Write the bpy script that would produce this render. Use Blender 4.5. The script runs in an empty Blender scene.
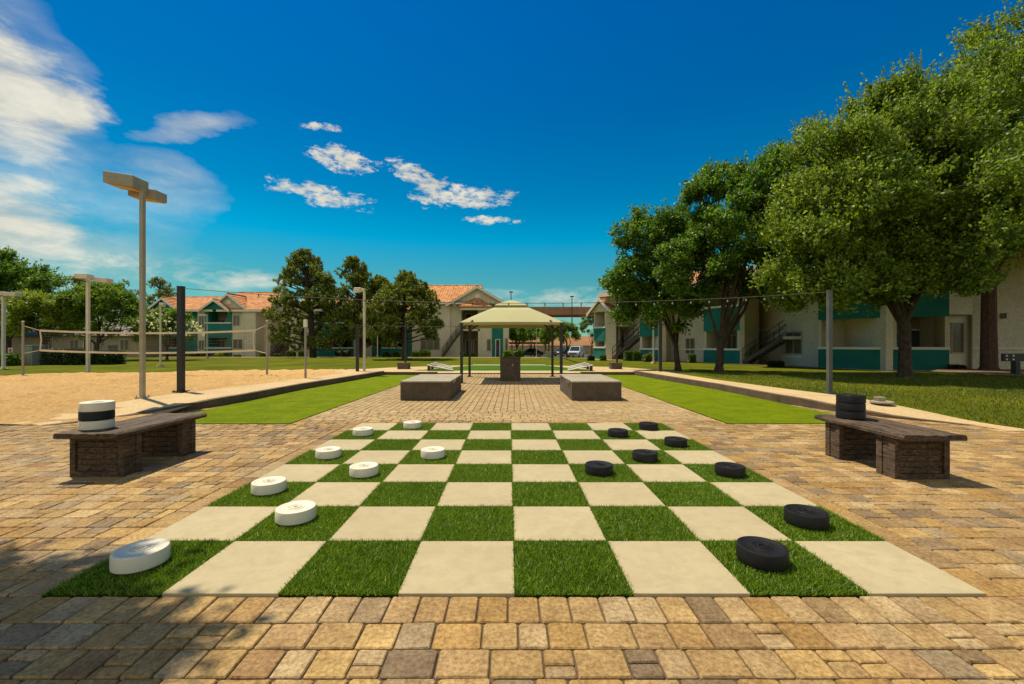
import bpy, math, random
import numpy as np
from math import sin, cos, pi, radians, atan2, sqrt
from mathutils import Vector, noise as mnoise

random.seed(7)
F = 438.6; H = 1.3; CX = 509.0; CY = 344.0
SC = bpy.context.scene
COL = SC.collection

def G(px, py, z=0.0):
    """ground point (X, Y) of a photo measurement, for a surface at height z"""
    Y = (H - z) * F / (py - CY)
    return ((px - CX) * Y / F, Y)
def XA(px, Y): return (px - CX) * Y / F
def ZA(py, Y): return H + (CY - py) * Y / F
def sm(a, b, x):
    t = max(0.0, min(1.0, (x - a) / (b - a))); return t * t * (3 - 2 * t)

# ------------------------------------------------------------------ materials
def lin(r, g, b):
    f = lambda c: ((c / 255.0 + 0.055) / 1.055) ** 2.4 if c > 10 else c / 255.0 / 12.92
    return (f(r), f(g), f(b))
class NT:
    def __init__(s, nt): s.nt = nt; s.n = nt.nodes; s.l = nt.links
    def add(s, t, **k):
        n = s.n.new(t)
        for a, b in k.items(): setattr(n, a, b)
        return n
    def put(s, sock, v):
        if hasattr(v, 'is_linked') or isinstance(v, bpy.types.NodeSocket): s.l.new(v, sock)
        else: sock.default_value = v
    def math(s, op, a, b=0.0, c=0.0, clamp=False):
        n = s.add('ShaderNodeMath', operation=op, use_clamp=clamp)
        s.put(n.inputs[0], a); s.put(n.inputs[1], b); s.put(n.inputs[2], c)
        return n.outputs[0]
    def mix(s, f, a, b, mode='MIX'):
        n = s.add('ShaderNodeMix', data_type='RGBA', blend_type=mode)
        s.put(n.inputs[0], f)
        for i, v in ((6, a), (7, b)):
            if isinstance(v, tuple): v = (*v[:3], 1)
            s.put(n.inputs[i], v)
        return n.outputs[2]
    def noise(s, vec, scale, detail=4, rough=0.55, dist=0.0):
        n = s.add('ShaderNodeTexNoise'); n.inputs['Scale'].default_value = scale
        n.inputs['Detail'].default_value = detail; n.inputs['Roughness'].default_value = rough
        n.inputs['Distortion'].default_value = dist
        if vec is not None: s.l.new(vec, n.inputs['Vector'])
        return n.outputs[0]
    def ramp(s, f, stops):
        n = s.add('ShaderNodeValToRGB'); e = n.color_ramp.elements
        while len(e) > 1: e.remove(e[-1])
        e[0].position = stops[0][0]; e[0].color = (*stops[0][1], 1)
        for p, c in stops[1:]:
            q = e.new(p); q.color = (*c, 1)
        s.l.new(f, n.inputs[0]); return n.outputs[0]
    def rng(s, v, a, b, c=0.0, d=1.0):
        n = s.add('ShaderNodeMapRange'); s.l.new(v, n.inputs[0])
        for i, x in enumerate((a, b, c, d)): n.inputs[i + 1].default_value = x
        return n.outputs[0]

def newmat(name):
    m = bpy.data.materials.new(name); m.use_nodes = True
    t = NT(m.node_tree); t.n.clear()
    out = t.add('ShaderNodeOutputMaterial'); p = t.add('ShaderNodeBsdfPrincipled')
    t.l.new(p.outputs[0], out.inputs[0]); t.p = p; t.out = out
    t.co = t.add('ShaderNodeTexCoord').outputs['Object']
    t.pos = t.add('ShaderNodeNewGeometry')
    return m, t
def bump(t, h, strength=0.3, dist=0.01, normal=None):
    b = t.add('ShaderNodeBump'); b.inputs['Strength'].default_value = strength
    b.inputs['Distance'].default_value = dist; t.l.new(h, b.inputs['Height'])
    if normal is not None: t.l.new(normal, b.inputs['Normal'])
    t.l.new(b.outputs[0], t.p.inputs['Normal']); return b.outputs[0]
def simple(name, col, rough=0.7, var=0.15, sc=3.0, bsc=None, bst=0.2, bd=0.01, metal=0.0, spec=0.5, fine=None):
    m, t = newmat(name)
    P = t.pos.outputs['Position']
    n = t.noise(P, sc, 6, 0.6)
    a = tuple(c * (1 - var) for c in col); b = tuple(min(1, c * (1 + var)) for c in col)
    c = t.mix(t.rng(n, 0.3, 0.7), a, b)
    if fine:
        c = t.mix(t.rng(t.noise(P, fine, 3, 0.7), 0.35, 0.65), c, t.mix(1.0, c, (0.72, 0.70, 0.66), 'MULTIPLY'))
    t.l.new(c, t.p.inputs['Base Color'])
    t.p.inputs['Roughness'].default_value = rough; t.p.inputs['Metallic'].default_value = metal
    t.p.inputs['Specular IOR Level'].default_value = spec
    if bsc: bump(t, t.noise(P, bsc, 5, 0.65), bst, bd)
    return m

M = {}
M['teal'] = simple('teal_stucco', (0.004, 0.150, 0.118), 0.8, 0.2, 1.3, 60, 0.5, 0.01)
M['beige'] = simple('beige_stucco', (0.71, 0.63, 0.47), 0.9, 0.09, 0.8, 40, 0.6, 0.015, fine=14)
M['beige_dark'] = simple('tan_and_recess_shade_stucco', (0.33, 0.26, 0.16), 0.9, 0.12, 0.8, 40, 0.5, 0.01)  # tan walls, and the painted shade inside the balcony recesses
M['trim'] = simple('cream_trim_paint', (0.74, 0.70, 0.58), 0.6, 0.06, 2)
M['darkmetal'] = simple('black_powder_coat', (0.016, 0.015, 0.014), 0.45, 0.3, 5, metal=0.0)
M['brownmetal'] = simple('brown_metal', (0.065, 0.042, 0.026), 0.5, 0.2, 5)
M['galv'] = simple('galvanised_post', (0.28, 0.26, 0.21), 0.5, 0.15, 4, metal=0.2)
M['postgrey'] = simple('grey_post_paint', (0.085, 0.09, 0.085), 0.55, 0.15, 4)
M['lampbeige'] = simple('beige_lamp_paint', (0.36, 0.31, 0.215), 0.5, 0.12, 6)
M['lampwhite'] = simple('cream_lamp_paint', (0.56, 0.52, 0.42), 0.5, 0.1, 6)
M['lens'] = simple('lamp_lens', (0.55, 0.36, 0.15), 0.3, 0.1, 6)
M['canvas'] = simple('canopy_canvas', (0.39, 0.375, 0.19), 0.9, 0.05, 1.2, 300, 0.2, 0.003)
def slab_mat():
    m, t = newmat('board_concrete'); P = t.pos.outputs['Position']
    oi = t.add('ShaderNodeObjectInfo').outputs['Random']
    n1 = t.noise(P, 1.6, 6, 0.65); n2 = t.noise(P, 9, 7, 0.8, .4); n3 = t.noise(P, 140, 3, .7)
    c = t.mix(t.rng(n1, .35, .65), (0.375, 0.315, 0.180), (0.435, 0.37, 0.215))
    c = t.mix(t.rng(oi, 0, 1, 0, .22), c, (0.32, 0.26, 0.15)); c = t.mix(t.rng(n2, .44, .66, 0, .45), c, (0.28, 0.225, 0.13)); c = t.mix(t.rng(n3, .60, .76, 0, .4), c, (0.30, 0.24, 0.15))
    t.l.new(c, t.p.inputs['Base Color']); t.p.inputs['Roughness'].default_value = .85; bump(t, n2, .25, .004); return m
M['slab'] = slab_mat()
M['walk'] = simple('tan_concrete_walk', (0.54, 0.40, 0.20), 0.9, 0.13, 1.2, 60, 0.4, 0.005, fine=25)
M['kerb'] = simple('dark_stained_kerb', (0.13, 0.085, 0.05), 0.9, 0.3, 3.0, 30, 0.5, 0.01, fine=15)
M['block'] = simple('brown_split_block', (0.115, 0.088, 0.058), 0.9, 0.25, 6.0, 30, 0.9, 0.03, fine=22)
M['blocktop'] = simple('pale_stone_top', (0.34, 0.30, 0.21), 0.7, 0.2, 3.0, 60, 0.3, 0.005, fine=18)
M['white_plastic'] = simple('white_plastic', (0.66, 0.61, 0.47), 0.5, 0.06, 9.0, 90, 0.05, 0.002)
M['black_plastic'] = simple('black_plastic', (0.010, 0.009, 0.009), 0.5, 0.3, 12.0, 90, 0.08, 0.002, spec=0.28)
M['whiteboard'] = simple('white_board_paint', (0.50, 0.47, 0.38), 0.5, 0.05, 3)
M['rope'] = simple('net_rope', (0.10, 0.09, 0.07), 0.8, 0.1, 3)
M['tape'] = simple('net_tape', (0.62, 0.54, 0.40), 0.8, 0.1, 3)
M['glassbulb'] = simple('bulb_glass', (0.42, 0.40, 0.33), 0.15, 0.03, 3)
M['asphalt'] = simple('parking_asphalt', (0.055, 0.052, 0.047), 0.95, 0.2, 0.8, 60, 0.4, 0.01)
M['mulch'] = simple('bare_dirt', (0.16, 0.10, 0.055), 0.95, 0.35, 1.3, 25, 0.9, 0.03, fine=12)
M['rock'] = simple('tan_gravel', (0.40, 0.30, 0.17), 0.95, 0.25, 1.3, 25, 0.9, 0.03, fine=12)
M['blockwall'] = simple('tan_block_wall', (0.33, 0.25, 0.14), 0.9, 0.1, 0.6, 10, 0.3, 0.02)
M['embank'] = simple('embankment_stone', (0.34, 0.17, 0.075), 0.95, 0.2, 0.25, 8, 0.6, 0.1, fine=3)
M['bridge'] = simple('bridge_concrete', (0.27, 0.155, 0.085), 0.9, 0.08, 0.1, 4, 0.2, 0.03)
M['carwhite'] = simple('silver_car_paint', (0.55, 0.56, 0.56), 0.3, 0.03, 1)
M['cardark'] = simple('dark_car_paint', (0.02, 0.024, 0.03), 0.25, 0.1, 1)
M['carglass'] = simple('car_glass', (0.02, 0.03, 0.035), 0.08, 0.1, 1)
M['tyre'] = simple('tyre_rubber', (0.02, 0.02, 0.02), 0.8, 0.1, 8)
M['cabinet'] = simple('utility_cabinet_paint', (0.22, 0.24, 0.19), 0.6, 0.1, 2)
M['darkdoor'] = simple('dark_door', (0.04, 0.035, 0.03), 0.6, 0.2, 2)
M['tandoor'] = simple('tan_door', (0.24, 0.18, 0.11), 0.6, 0.1, 2)
M['red'] = simple('red_paint', (0.5, 0.03, 0.03), 0.5, 0.1, 2)
M['brass'] = simple('brass_valve', (0.55, 0.28, 0.05), 0.4, 0.1, 2)
M['bark'] = simple('grey_brown_bark', (0.085, 0.058, 0.036), 0.95, 0.55, 7.0, 14, 1.0, 0.12, fine=22)
M['redbark'] = simple('reddish_bark', (0.11, 0.055, 0.035), 0.95, 0.4, 9.0, 16, 1.0, 0.06, fine=30)

def glass_mat():
    m, t = newmat('window_glass')
    n = t.noise(t.pos.outputs['Position'], 0.9, 2)
    t.l.new(t.mix(n, (0.05, 0.045, 0.035), (0.20, 0.17, 0.12)), t.p.inputs['Base Color'])
    t.p.inputs['Roughness'].default_value = 0.12
    return m
M['glass'] = glass_mat()
M['winframe'] = simple('window_frame_paint', (0.44, 0.39, 0.27), 0.6, 0.06, 2)

def wood_mat():
    m, t = newmat('weathered_dark_wood')
    mp = t.add('ShaderNodeMapping'); mp.inputs['Scale'].default_value = (9, 1.3, 16); t.l.new(t.co, mp.inputs[0])
    g = t.noise(mp.outputs[0], 3.0, 8, 0.7, 0.6)
    sp = t.noise(t.co, 26, 5, 0.75)
    geo = t.add('ShaderNodeNewGeometry')
    nz = t.add('ShaderNodeSeparateXYZ'); t.l.new(geo.outputs['Normal'], nz.inputs[0])
    c = t.ramp(g, [(0.34, (0.010, 0.006, 0.003)), (0.42, (0.030, 0.018, 0.009)), (0.5, (0.085, 0.050, 0.024)), (0.66, (0.155, 0.098, 0.050)), (0.8, (0.25, 0.17, 0.095))])
    wear = t.math('MULTIPLY', t.rng(sp, 0.55, 0.75), 0.6)
    c = t.mix(wear, c, (0.26, 0.19, 0.12))
    t.l.new(c, t.p.inputs['Base Color']); t.p.inputs['Roughness'].default_value = 0.75
    bump(t, t.math('ADD', g, t.math('MULTIPLY', sp, 0.5)), 1.0, 0.025)
    return m
M['wood'] = wood_mat()

def paver_mat(pale=False):
    m, t = newmat('pale_paver_stone' if pale else 'tumbled_paver_stone')
    P = t.pos.outputs['Position']; R = t.pos.outputs['Random Per Island']
    base = t.ramp(R, [(0.0, (0.506, 0.356, 0.130)), (0.13, (0.461, 0.317, 0.144)), (0.26, (0.630, 0.448, 0.177)), (0.40, (0.431, 0.267, 0.081)),
                      (0.52, (0.568, 0.435, 0.228)), (0.64, (0.326, 0.256, 0.158)), (0.74, (0.551, 0.356, 0.121)), (0.84, (0.242, 0.180, 0.110)), (0.92, (0.656, 0.482, 0.233)), (1.0, (0.357, 0.209, 0.081))])
    base.node.color_ramp.interpolation = 'LINEAR'
    if pale: base = t.mix(.68, base, (0.64, 0.50, 0.26))
    n1 = t.noise(P, 6.0, 6, 0.7); n2 = t.noise(P, 45, 5, 0.75); n3 = t.noise(P, 0.55, 4, 0.6)
    c = t.mix(t.rng(n1, 0.32, 0.68), t.mix(1.0, base, (0.60, 0.55, 0.50), 'MULTIPLY'), base)
    c = t.mix(t.rng(n2, 0.36, 0.60), t.mix(1.0, c, (0.50, 0.45, 0.40), 'MULTIPLY'), c)
    c = t.mix(t.rng(t.noise(P, 17, 5, .8), .50, .72, 0, .55), c, t.mix(1.0, c, (0.86, 0.66, 0.42), 'MULTIPLY'))
    c = t.mix(t.rng(n3, 0.40, 0.72, 0.0, 0.35), c, t.mix(1.0, c, (0.6, 0.55, 0.5), 'MULTIPLY'))
    c = t.mix(t.rng(t.noise(P, 120, 3, 0.7), 0.62, 0.75, 0, 0.6), c, (0.07, 0.05, 0.03))
    t.l.new(c, t.p.inputs['Base Color'])
    t.p.inputs['Roughness'].default_value = 0.82; t.p.inputs['Specular IOR Level'].default_value = 0.35
    h = t.math('ADD', t.math('MULTIPLY', n1, 1.0), t.math('MULTIPLY', n2, 0.5))
    bump(t, h, 0.8, 0.009)
    return m
M['paver'] = paver_mat(); M['paver_pale'] = paver_mat(True)
M['joint'] = simple('joint_sand', (0.095, 0.062, 0.03), 0.95, 0.3, 8, 80, 0.6, 0.004)

def sand_mat():
    m, t = newmat('court_sand')
    P = t.pos.outputs['Position']
    n1 = t.noise(P, 4.5, 6, 0.75); n2 = t.noise(P, 17, 5, 0.85); n3 = t.noise(P, 0.3, 3)
    c = t.mix(t.rng(n1, 0.3, 0.7), (0.64, 0.385, 0.115), (0.86, 0.54, 0.19))
    c = t.mix(t.rng(n2, 0.35, 0.6, 0.0, 1.0), t.mix(1.0, c, (0.50, 0.42, 0.30), 'MULTIPLY'), c)
    c = t.mix(t.rng(n3, 0.35, 0.7, 0, 0.4), c, (0.78, 0.53, 0.22))
    t.l.new(c, t.p.inputs['Base Color']); t.p.inputs['Roughness'].default_value = 0.95
    bump(t, t.math('ADD', n1, t.math('MULTIPLY', n2, 0.6)), 1.0, 0.10)
    return m
M['sand'] = sand_mat()

def grass_mat(name, c1, c2, c3, big=0.6, bumpd=0.03):
    m, t = newmat(name)
    P = t.pos.outputs['Position']
    n1 = t.noise(P, big, 5, 0.65); n2 = t.noise(P, 26, 5, 0.8)
    c = t.mix(t.rng(n1, 0.38, 0.62), c1, c2)
    c = t.mix(t.rng(n2, 0.42, 0.66, 0, 0.75), c, c3)
    t.l.new(c, t.p.inputs['Base Color']); t.p.inputs['Roughness'].default_value = 0.9
    t.p.inputs['Specular IOR Level'].default_value = 0.04
    bump(t, n2, 0.9, bumpd)
    return m
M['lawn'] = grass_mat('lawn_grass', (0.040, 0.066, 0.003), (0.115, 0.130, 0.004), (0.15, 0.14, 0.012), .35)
M['turf'] = grass_mat('court_turf', (0.085, 0.140, 0.003), (0.145, 0.200, 0.004), (0.23, 0.27, 0.008), 2.2, 0.04)
M['green'] = grass_mat('far_turf', (0.035, 0.10, 0.008), (0.05, 0.125, 0.01), (0.07, 0.15, 0.012), 0.4, 0.01)
M['turfbase'] = grass_mat('board_turf_base', (0.010, 0.026, 0.002), (0.02, 0.04, 0.004), (0.03, 0.05, 0.006), 3, 0.01)

def leaf_mat(name, cols, trans=0.42, rough=0.5):
    m, t = newmat(name)
    R = t.pos.outputs['Random Per Island']
    n = len(cols)
    c = t.ramp(R, [(i / (n - 1), cc) for i, cc in enumerate(cols)])
    big = t.noise(t.pos.outputs['Position'], 0.8, 3)
    c = t.mix(t.rng(big, 0.35, 0.65), t.mix(1.0, c, (0.80, 0.84, 0.8), 'MULTIPLY'), c)
    t.l.new(c, t.p.inputs['Base Color']); t.p.inputs['Roughness'].default_value = rough
    t.p.inputs['Specular IOR Level'].default_value = 0.4
    tr = t.add('ShaderNodeBsdfTranslucent'); t.l.new(t.mix(1.0, c, (1.5, 1.5, 0.7), 'MULTIPLY'), tr.inputs[0])
    mx = t.add('ShaderNodeMixShader'); mx.inputs[0].default_value = trans
    t.l.new(t.p.outputs[0], mx.inputs[1]); t.l.new(tr.outputs[0], mx.inputs[2]); t.l.new(mx.outputs[0], t.out.inputs[0])
    return m
M['leaf'] = leaf_mat('broad_leaf', [(0.070, 0.120, 0.010), (0.130, 0.205, 0.015), (0.210, 0.300, 0.024), (0.36, 0.43, 0.06)])
M['leaf_dark'] = leaf_mat('dark_leaf', [(0.035, 0.095, 0.008), (0.070, 0.16, 0.012), (0.12, 0.225, 0.018), (0.23, 0.34, 0.035)])
M['leaf_yellow'] = leaf_mat('yellow_green_leaf', [(0.097, 0.165, 0.012), (0.162, 0.225, 0.014), (0.243, 0.300, 0.024), (0.324, 0.345, 0.042)])
M['leaf_bright'] = leaf_mat('bright_leaf', [(0.070, 0.145, 0.007), (0.110, 0.196, 0.009), (0.157, 0.246, 0.014), (0.219, 0.290, 0.023)])
M['needle'] = leaf_mat('pine_needle', [(0.060, 0.092, 0.012), (0.13, 0.175, 0.018), (0.24, 0.275, 0.03), (0.40, 0.40, 0.06)], 0.2, 0.6)
M['shrub'] = leaf_mat('shrub_leaf', [(0.052, 0.112, 0.010), (0.086, 0.160, 0.013), (0.138, 0.224, 0.019)], 0.2)
M['shrubdark'] = leaf_mat('dark_hedge_leaf', [(0.017, 0.039, 0.006), (0.028, 0.058, 0.008), (0.049, 0.078, 0.010)], 0.15)
M['flower'] = leaf_mat('white_petal', [(0.7, 0.68, 0.5), (0.8, 0.78, 0.65)], 0.3)
M['flower_red'] = leaf_mat('rust_petal', [(0.45, 0.12, 0.05), (0.6, 0.3, 0.15)], 0.3)
M['blade'] = leaf_mat('turf_blade', [(0.055, 0.125, 0.004), (0.10, 0.195, 0.005), (0.165, 0.275, 0.007), (0.36, 0.46, 0.02)], 0.3, 0.45)
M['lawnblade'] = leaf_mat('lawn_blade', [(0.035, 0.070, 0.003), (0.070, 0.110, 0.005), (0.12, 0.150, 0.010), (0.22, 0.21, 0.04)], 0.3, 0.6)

def tile_mat():
    m, t = newmat('clay_roof_tile')
    P = t.pos.outputs['Position']
    sn = t.add('ShaderNodeVectorMath', operation='SNAP'); t.l.new(P, sn.inputs[0]); sn.inputs[1].default_value = (0.30, 0.38, 0.2)
    wn = t.add('ShaderNodeTexWhiteNoise'); wn.noise_dimensions = '3D'; t.l.new(sn.outputs[0], wn.inputs[0])
    c = t.ramp(wn.outputs[0], [(0.0, (0.36, 0.12, 0.03)), (0.4, (0.49, 0.19, 0.05)), (0.75, (0.56, 0.25, 0.075)), (1.0, (0.64, 0.34, 0.13))])
    c = t.mix(t.rng(t.noise(P, 0.6, 4), 0.35, 0.7, 0, 0.4), c, (0.38, 0.16, 0.05))
    sx = t.add('ShaderNodeSeparateXYZ'); t.l.new(P, sx.inputs[0])
    wz = t.math('SINE', t.math('MULTIPLY', sx.outputs[2], 2 * pi / 0.2))
    wx = t.math('SINE', t.math('MULTIPLY', t.math('ADD', sx.outputs[0], 0.0), 2 * pi / 0.30))
    c = t.mix(t.rng(wz, 0.5, 1.0, 0, 0.55), c, t.mix(1.0, c, (0.45, 0.42, 0.4), 'MULTIPLY'))
    t.l.new(c, t.p.inputs['Base Color']); t.p.inputs['Roughness'].default_value = 0.85
    bump(t, t.math('ADD', wz, wx), 0.8, 0.03)
    return m
M['tile'] = tile_mat()

# ------------------------------------------------------------------ mesh builder
class MB:
    def __init__(s): s.v = []; s.f = []
    def quadface(s, a, b, c, d):
        k = len(s.v); s.v += [a, b, c, d]; s.f.append((k, k + 1, k + 2, k + 3)); return s
    def poly(s, pts):
        k = len(s.v); s.v += list(pts); s.f.append(tuple(range(k, k + len(pts)))); return s
    def box(s, x0, x1, y0, y1, z0, z1):
        k = len(s.v)
        s.v += [(x0, y0, z0), (x1, y0, z0), (x1, y1, z0), (x0, y1, z0), (x0, y0, z1), (x1, y0, z1), (x1, y1, z1), (x0, y1, z1)]
        s.f += [(k, k + 3, k + 2, k + 1), (k + 4, k + 5, k + 6, k + 7), (k, k + 1, k + 5, k + 4), (k + 1, k + 2, k + 6, k + 5), (k + 2, k + 3, k + 7, k + 6), (k + 3, k, k + 4, k + 7)]
        return s
    def hexa(s, b, t):
        """b, t: 4 bottom and 4 top points"""
        k = len(s.v); s.v += list(b) + list(t)
        s.f += [(k, k + 3, k + 2, k + 1), (k + 4, k + 5, k + 6, k + 7), (k, k + 1, k + 5, k + 4), (k + 1, k + 2, k + 6, k + 5), (k + 2, k + 3, k + 7, k + 6), (k + 3, k, k + 4, k + 7)]
        return s
    def prism(s, pts, off):
        """polygon pts extruded by vector off"""
        k = len(s.v); n = len(pts)
        s.v += list(pts) + [tuple(p[i] + off[i] for i in range(3)) for p in pts]
        s.f.append(tuple(reversed(range(k, k + n)))); s.f.append(tuple(range(k + n, k + 2 * n)))
        for i in range(n):
            j = (i + 1) % n; s.f.append((k + i, k + j, k + n + j, k + n + i))
        return s
    def tube(s, path, rad, n=8, cap=True):
        pts = [Vector(p) for p in path]; k0 = len(s.v)
        if not hasattr(rad, '__len__'): rad = [rad] * len(pts)
        up = Vector((0, 0, 1)); prev = None
        for i, p in enumerate(pts):
            d = (pts[min(i + 1, len(pts) - 1)] - pts[max(i - 1, 0)])
            d = d.normalized() if d.length > 1e-9 else up
            if prev is None:
                a = d.cross(Vector((0, 1, 0)) if abs(d.y) < 0.9 else Vector((1, 0, 0))).normalized()
            else:
                a = (prev - d * prev.dot(d)).normalized()
            prev = a; b = d.cross(a)
            for j in range(n):
                th = 2 * pi * j / n
                q = p + (a * cos(th) + b * sin(th)) * rad[i]; s.v.append(tuple(q))
        for i in range(len(pts) - 1):
            for j in range(n):
                j2 = (j + 1) % n
                s.f.append((k0 + i * n + j, k0 + i * n + j2, k0 + (i + 1) * n + j2, k0 + (i + 1) * n + j))
        if cap:
            s.f.append(tuple(reversed(range(k0, k0 + n)))); e = k0 + (len(pts) - 1) * n; s.f.append(tuple(range(e, e + n)))
        return s
    def lathe(s, prof, n=32, c=(0, 0, 0)):
        k = len(s.v)
        for r, z in prof:
            for j in range(n):
                th = 2 * pi * j / n; s.v.append((c[0] + r * cos(th), c[1] + r * sin(th), c[2] + z))
        for i in range(len(prof) - 1):
            for j in range(n):
                j2 = (j + 1) % n; s.f.append((k + i * n + j, k + i * n + j2, k + (i + 1) * n + j2, k + (i + 1) * n + j))
        s.f.append(tuple(reversed(range(k, k + n)))); e = k + (len(prof) - 1) * n; s.f.append(tuple(range(e, e + n)))
        return s
    def build(s, name, mat, parent=None, rel=True, smooth=False, bevel=0.0, seg=2):
        me = bpy.data.meshes.new(name)
        if parent is not None and rel:
            p = wloc(parent); vs = [(a - p[0], b - p[1], c - p[2]) for a, b, c in s.v]
        else: vs = s.v
        me.from_pydata(vs, [], s.f); me.materials.append(M[mat] if isinstance(mat, str) else mat)
        if smooth: me.polygons.foreach_set('use_smooth', [True] * len(me.polygons))
        me.update()
        o = bpy.data.objects.new(name, me); COL.objects.link(o)
        if parent is not None: o.parent = parent
        if bevel:
            b = o.modifiers.new('soft_edge', 'BEVEL'); b.width = bevel; b.segments = seg; b.limit_method = 'ANGLE'
        if smooth:
            fix_smooth(o)
        return o
def fix_smooth(o, ang=40):
    try: o.data.set_sharp_from_angle(angle=radians(ang))
    except Exception: pass
def wloc(o):
    x = Vector((0, 0, 0))
    while o is not None: x += o.location; o = o.parent
    return x
def tag(o, label=None, cat=None, group=None, kind=None):
    if label: o['label'] = label
    if cat: o['category'] = cat
    if group: o['group'] = group
    if kind: o['kind'] = kind
    return o
def thing(name, label, cat, loc=(0, 0, 0), group=None):
    o = bpy.data.objects.new(name, None); COL.objects.link(o); o.location = loc; o.empty_display_size = 0.2
    return tag(o, label, cat, group)
def copy_tree(o, parent=None):
    c = o.copy(); COL.objects.link(c); c.parent = parent
    for ch in list(o.children): copy_tree(ch, c)
    return c
def np_mesh(name, V, Fq, mat, parent=None, base=(0, 0, 0)):
    """V (n,3), Fq (m,k) constant face size"""
    V = np.asarray(V, dtype=np.float32) - np.asarray(base, dtype=np.float32)
    me = bpy.data.meshes.new(name); k = Fq.shape[1]; m = Fq.shape[0]
    me.vertices.add(len(V)); me.vertices.foreach_set('co', V.ravel())
    me.loops.add(m * k); me.loops.foreach_set('vertex_index', Fq.astype(np.int32).ravel())
    me.polygons.add(m); me.polygons.foreach_set('loop_start', np.arange(0, m * k, k, dtype=np.int32))
    me.polygons.foreach_set('loop_total', np.full(m, k, dtype=np.int32))
    me.update(calc_edges=True); me.materials.append(M[mat] if isinstance(mat, str) else mat)
    o = bpy.data.objects.new(name, me); COL.objects.link(o)
    if parent is not None: o.parent = parent
    return o

# ------------------------------------------------------------------ leaves
def unit(a): return a / (np.linalg.norm(a, axis=1, keepdims=True) + 1e-9)
def rand_dirs(rg, n): return unit(rg.normal(size=(n, 3)))
def leaf_quads(rg, C, D, size, width=0.5, ruff=0.8, N=None):
    """diamond leaves at centres C with axis roughly D"""
    n = len(C); A = unit(D + rg.normal(size=(n, 3)) * ruff)
    B = unit(np.cross(A, rand_dirs(rg, n) if N is None else unit(N + rg.normal(size=(n, 3)) * .42)))
    s = (size * rg.uniform(0.65, 1.25, n))[:, None]
    V = np.empty((n, 4, 3)); V[:, 0] = C - A * s * 0.5; V[:, 1] = C + B * s * width * 0.5 + A * s * 0.05
    V[:, 2] = C + A * s * 0.5; V[:, 3] = C - B * s * width * 0.5 + A * s * 0.05
    return V.reshape(-1, 3), np.arange(n * 4).reshape(-1, 4)
def spray_crown(rg, centre, rad, lobes, sprays, per, size, length, up=0.5, lobe_r=0.34, flat=0.0):
    """leafy shoots grouped in clumps, the clumps grouped in boughs, over an ellipsoid"""
    c = np.array(centre); r = np.array(rad)
    d = rand_dirs(rg, lobes); d[:, 2] = np.where(d[:, 2] < -.45, -d[:, 2], d[:, 2])
    L = c + unit(d) * r * rg.uniform(0.55, 0.92, (lobes, 1))
    L = np.vstack([L, c + rand_dirs(rg, max(3, lobes // 6)) * r * 0.35]); nl = len(L)
    lr = lobe_r * r.mean() * rg.uniform(0.7, 1.35, nl)
    # clumps on the outside of each bough
    nc = max(8, sprays // 26); ci = rg.integers(0, nl, nc); cd = rand_dirs(rg, nc)
    co_ = unit((L[ci] - c) / r); cd = unit(cd + co_ * .7 + np.array([0, 0, .35]))
    CC = L[ci] + cd * lr[ci][:, None] * rg.uniform(.75, 1.05, (nc, 1)) * np.array([1, 1, .8]); cr = (.16 + .10 * rg.random(nc)) * (r.mean() ** .5)
    idx = rg.integers(0, nc, sprays); sd = rand_dirs(rg, sprays); sd = unit(sd + cd[idx] * .5)
    O = CC[idx] + sd * cr[idx][:, None] * rg.uniform(.3, 1.0, (sprays, 1)) * np.array([1.25, 1.25, .7])
    out = unit((O - c) / r)
    SD = unit(out * 0.45 + sd * 0.45 + np.array([0, 0, up * .8]) + rg.normal(size=(sprays, 3)) * 0.3)
    t = rg.random((sprays, per, 1)); ln = length * rg.uniform(0.35, 1.15, (sprays, 1, 1)) * .8
    C = O[:, None, :] + SD[:, None, :] * t * ln + rg.normal(size=(sprays, per, 3)) * size * 0.42
    D = np.repeat(SD[:, None, :], per, 1)
    NN = unit(sd * .7 + out * .35 + np.array([0, 0, .75])); NN = np.repeat(NN[:, None, :], per, 1).reshape(-1, 3)
    V, Fq = leaf_quads(rg, C.reshape(-1, 3), D.reshape(-1, 3), size, .55, .7, NN)
    # leaders: leafy upright shoots standing clear of the crown
    top = np.where((out[:, 2] > .25) & (np.linalg.norm((O - c) / r, axis=1) > .85))[0]
    if up > .45 and len(top) > 40:
        k = rg.choice(top, int(34 * up), replace=False); m = 46
        d2 = unit(out[k] * .35 + np.array([0, 0, 1.0]) + rg.normal(size=(len(k), 3)) * .12); l2 = length * rg.uniform(.7, 1.5, (len(k), 1, 1))
        tt = rg.random((len(k), m, 1)) ** .8
        C2 = (O[k] - d2 * .15)[:, None, :] + d2[:, None, :] * tt * l2 + rg.normal(size=(len(k), m, 3)) * (size * .75) * (1.15 - tt)
        D2 = np.repeat(d2[:, None, :], m, 1).reshape(-1, 3)
        V2, F2 = leaf_quads(rg, C2.reshape(-1, 3), D2, size * .9, .5, .8); Fq = np.vstack([Fq, F2 + len(V)]); V = np.vstack([V, V2])
    return (V, Fq), L, O, SD
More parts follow.
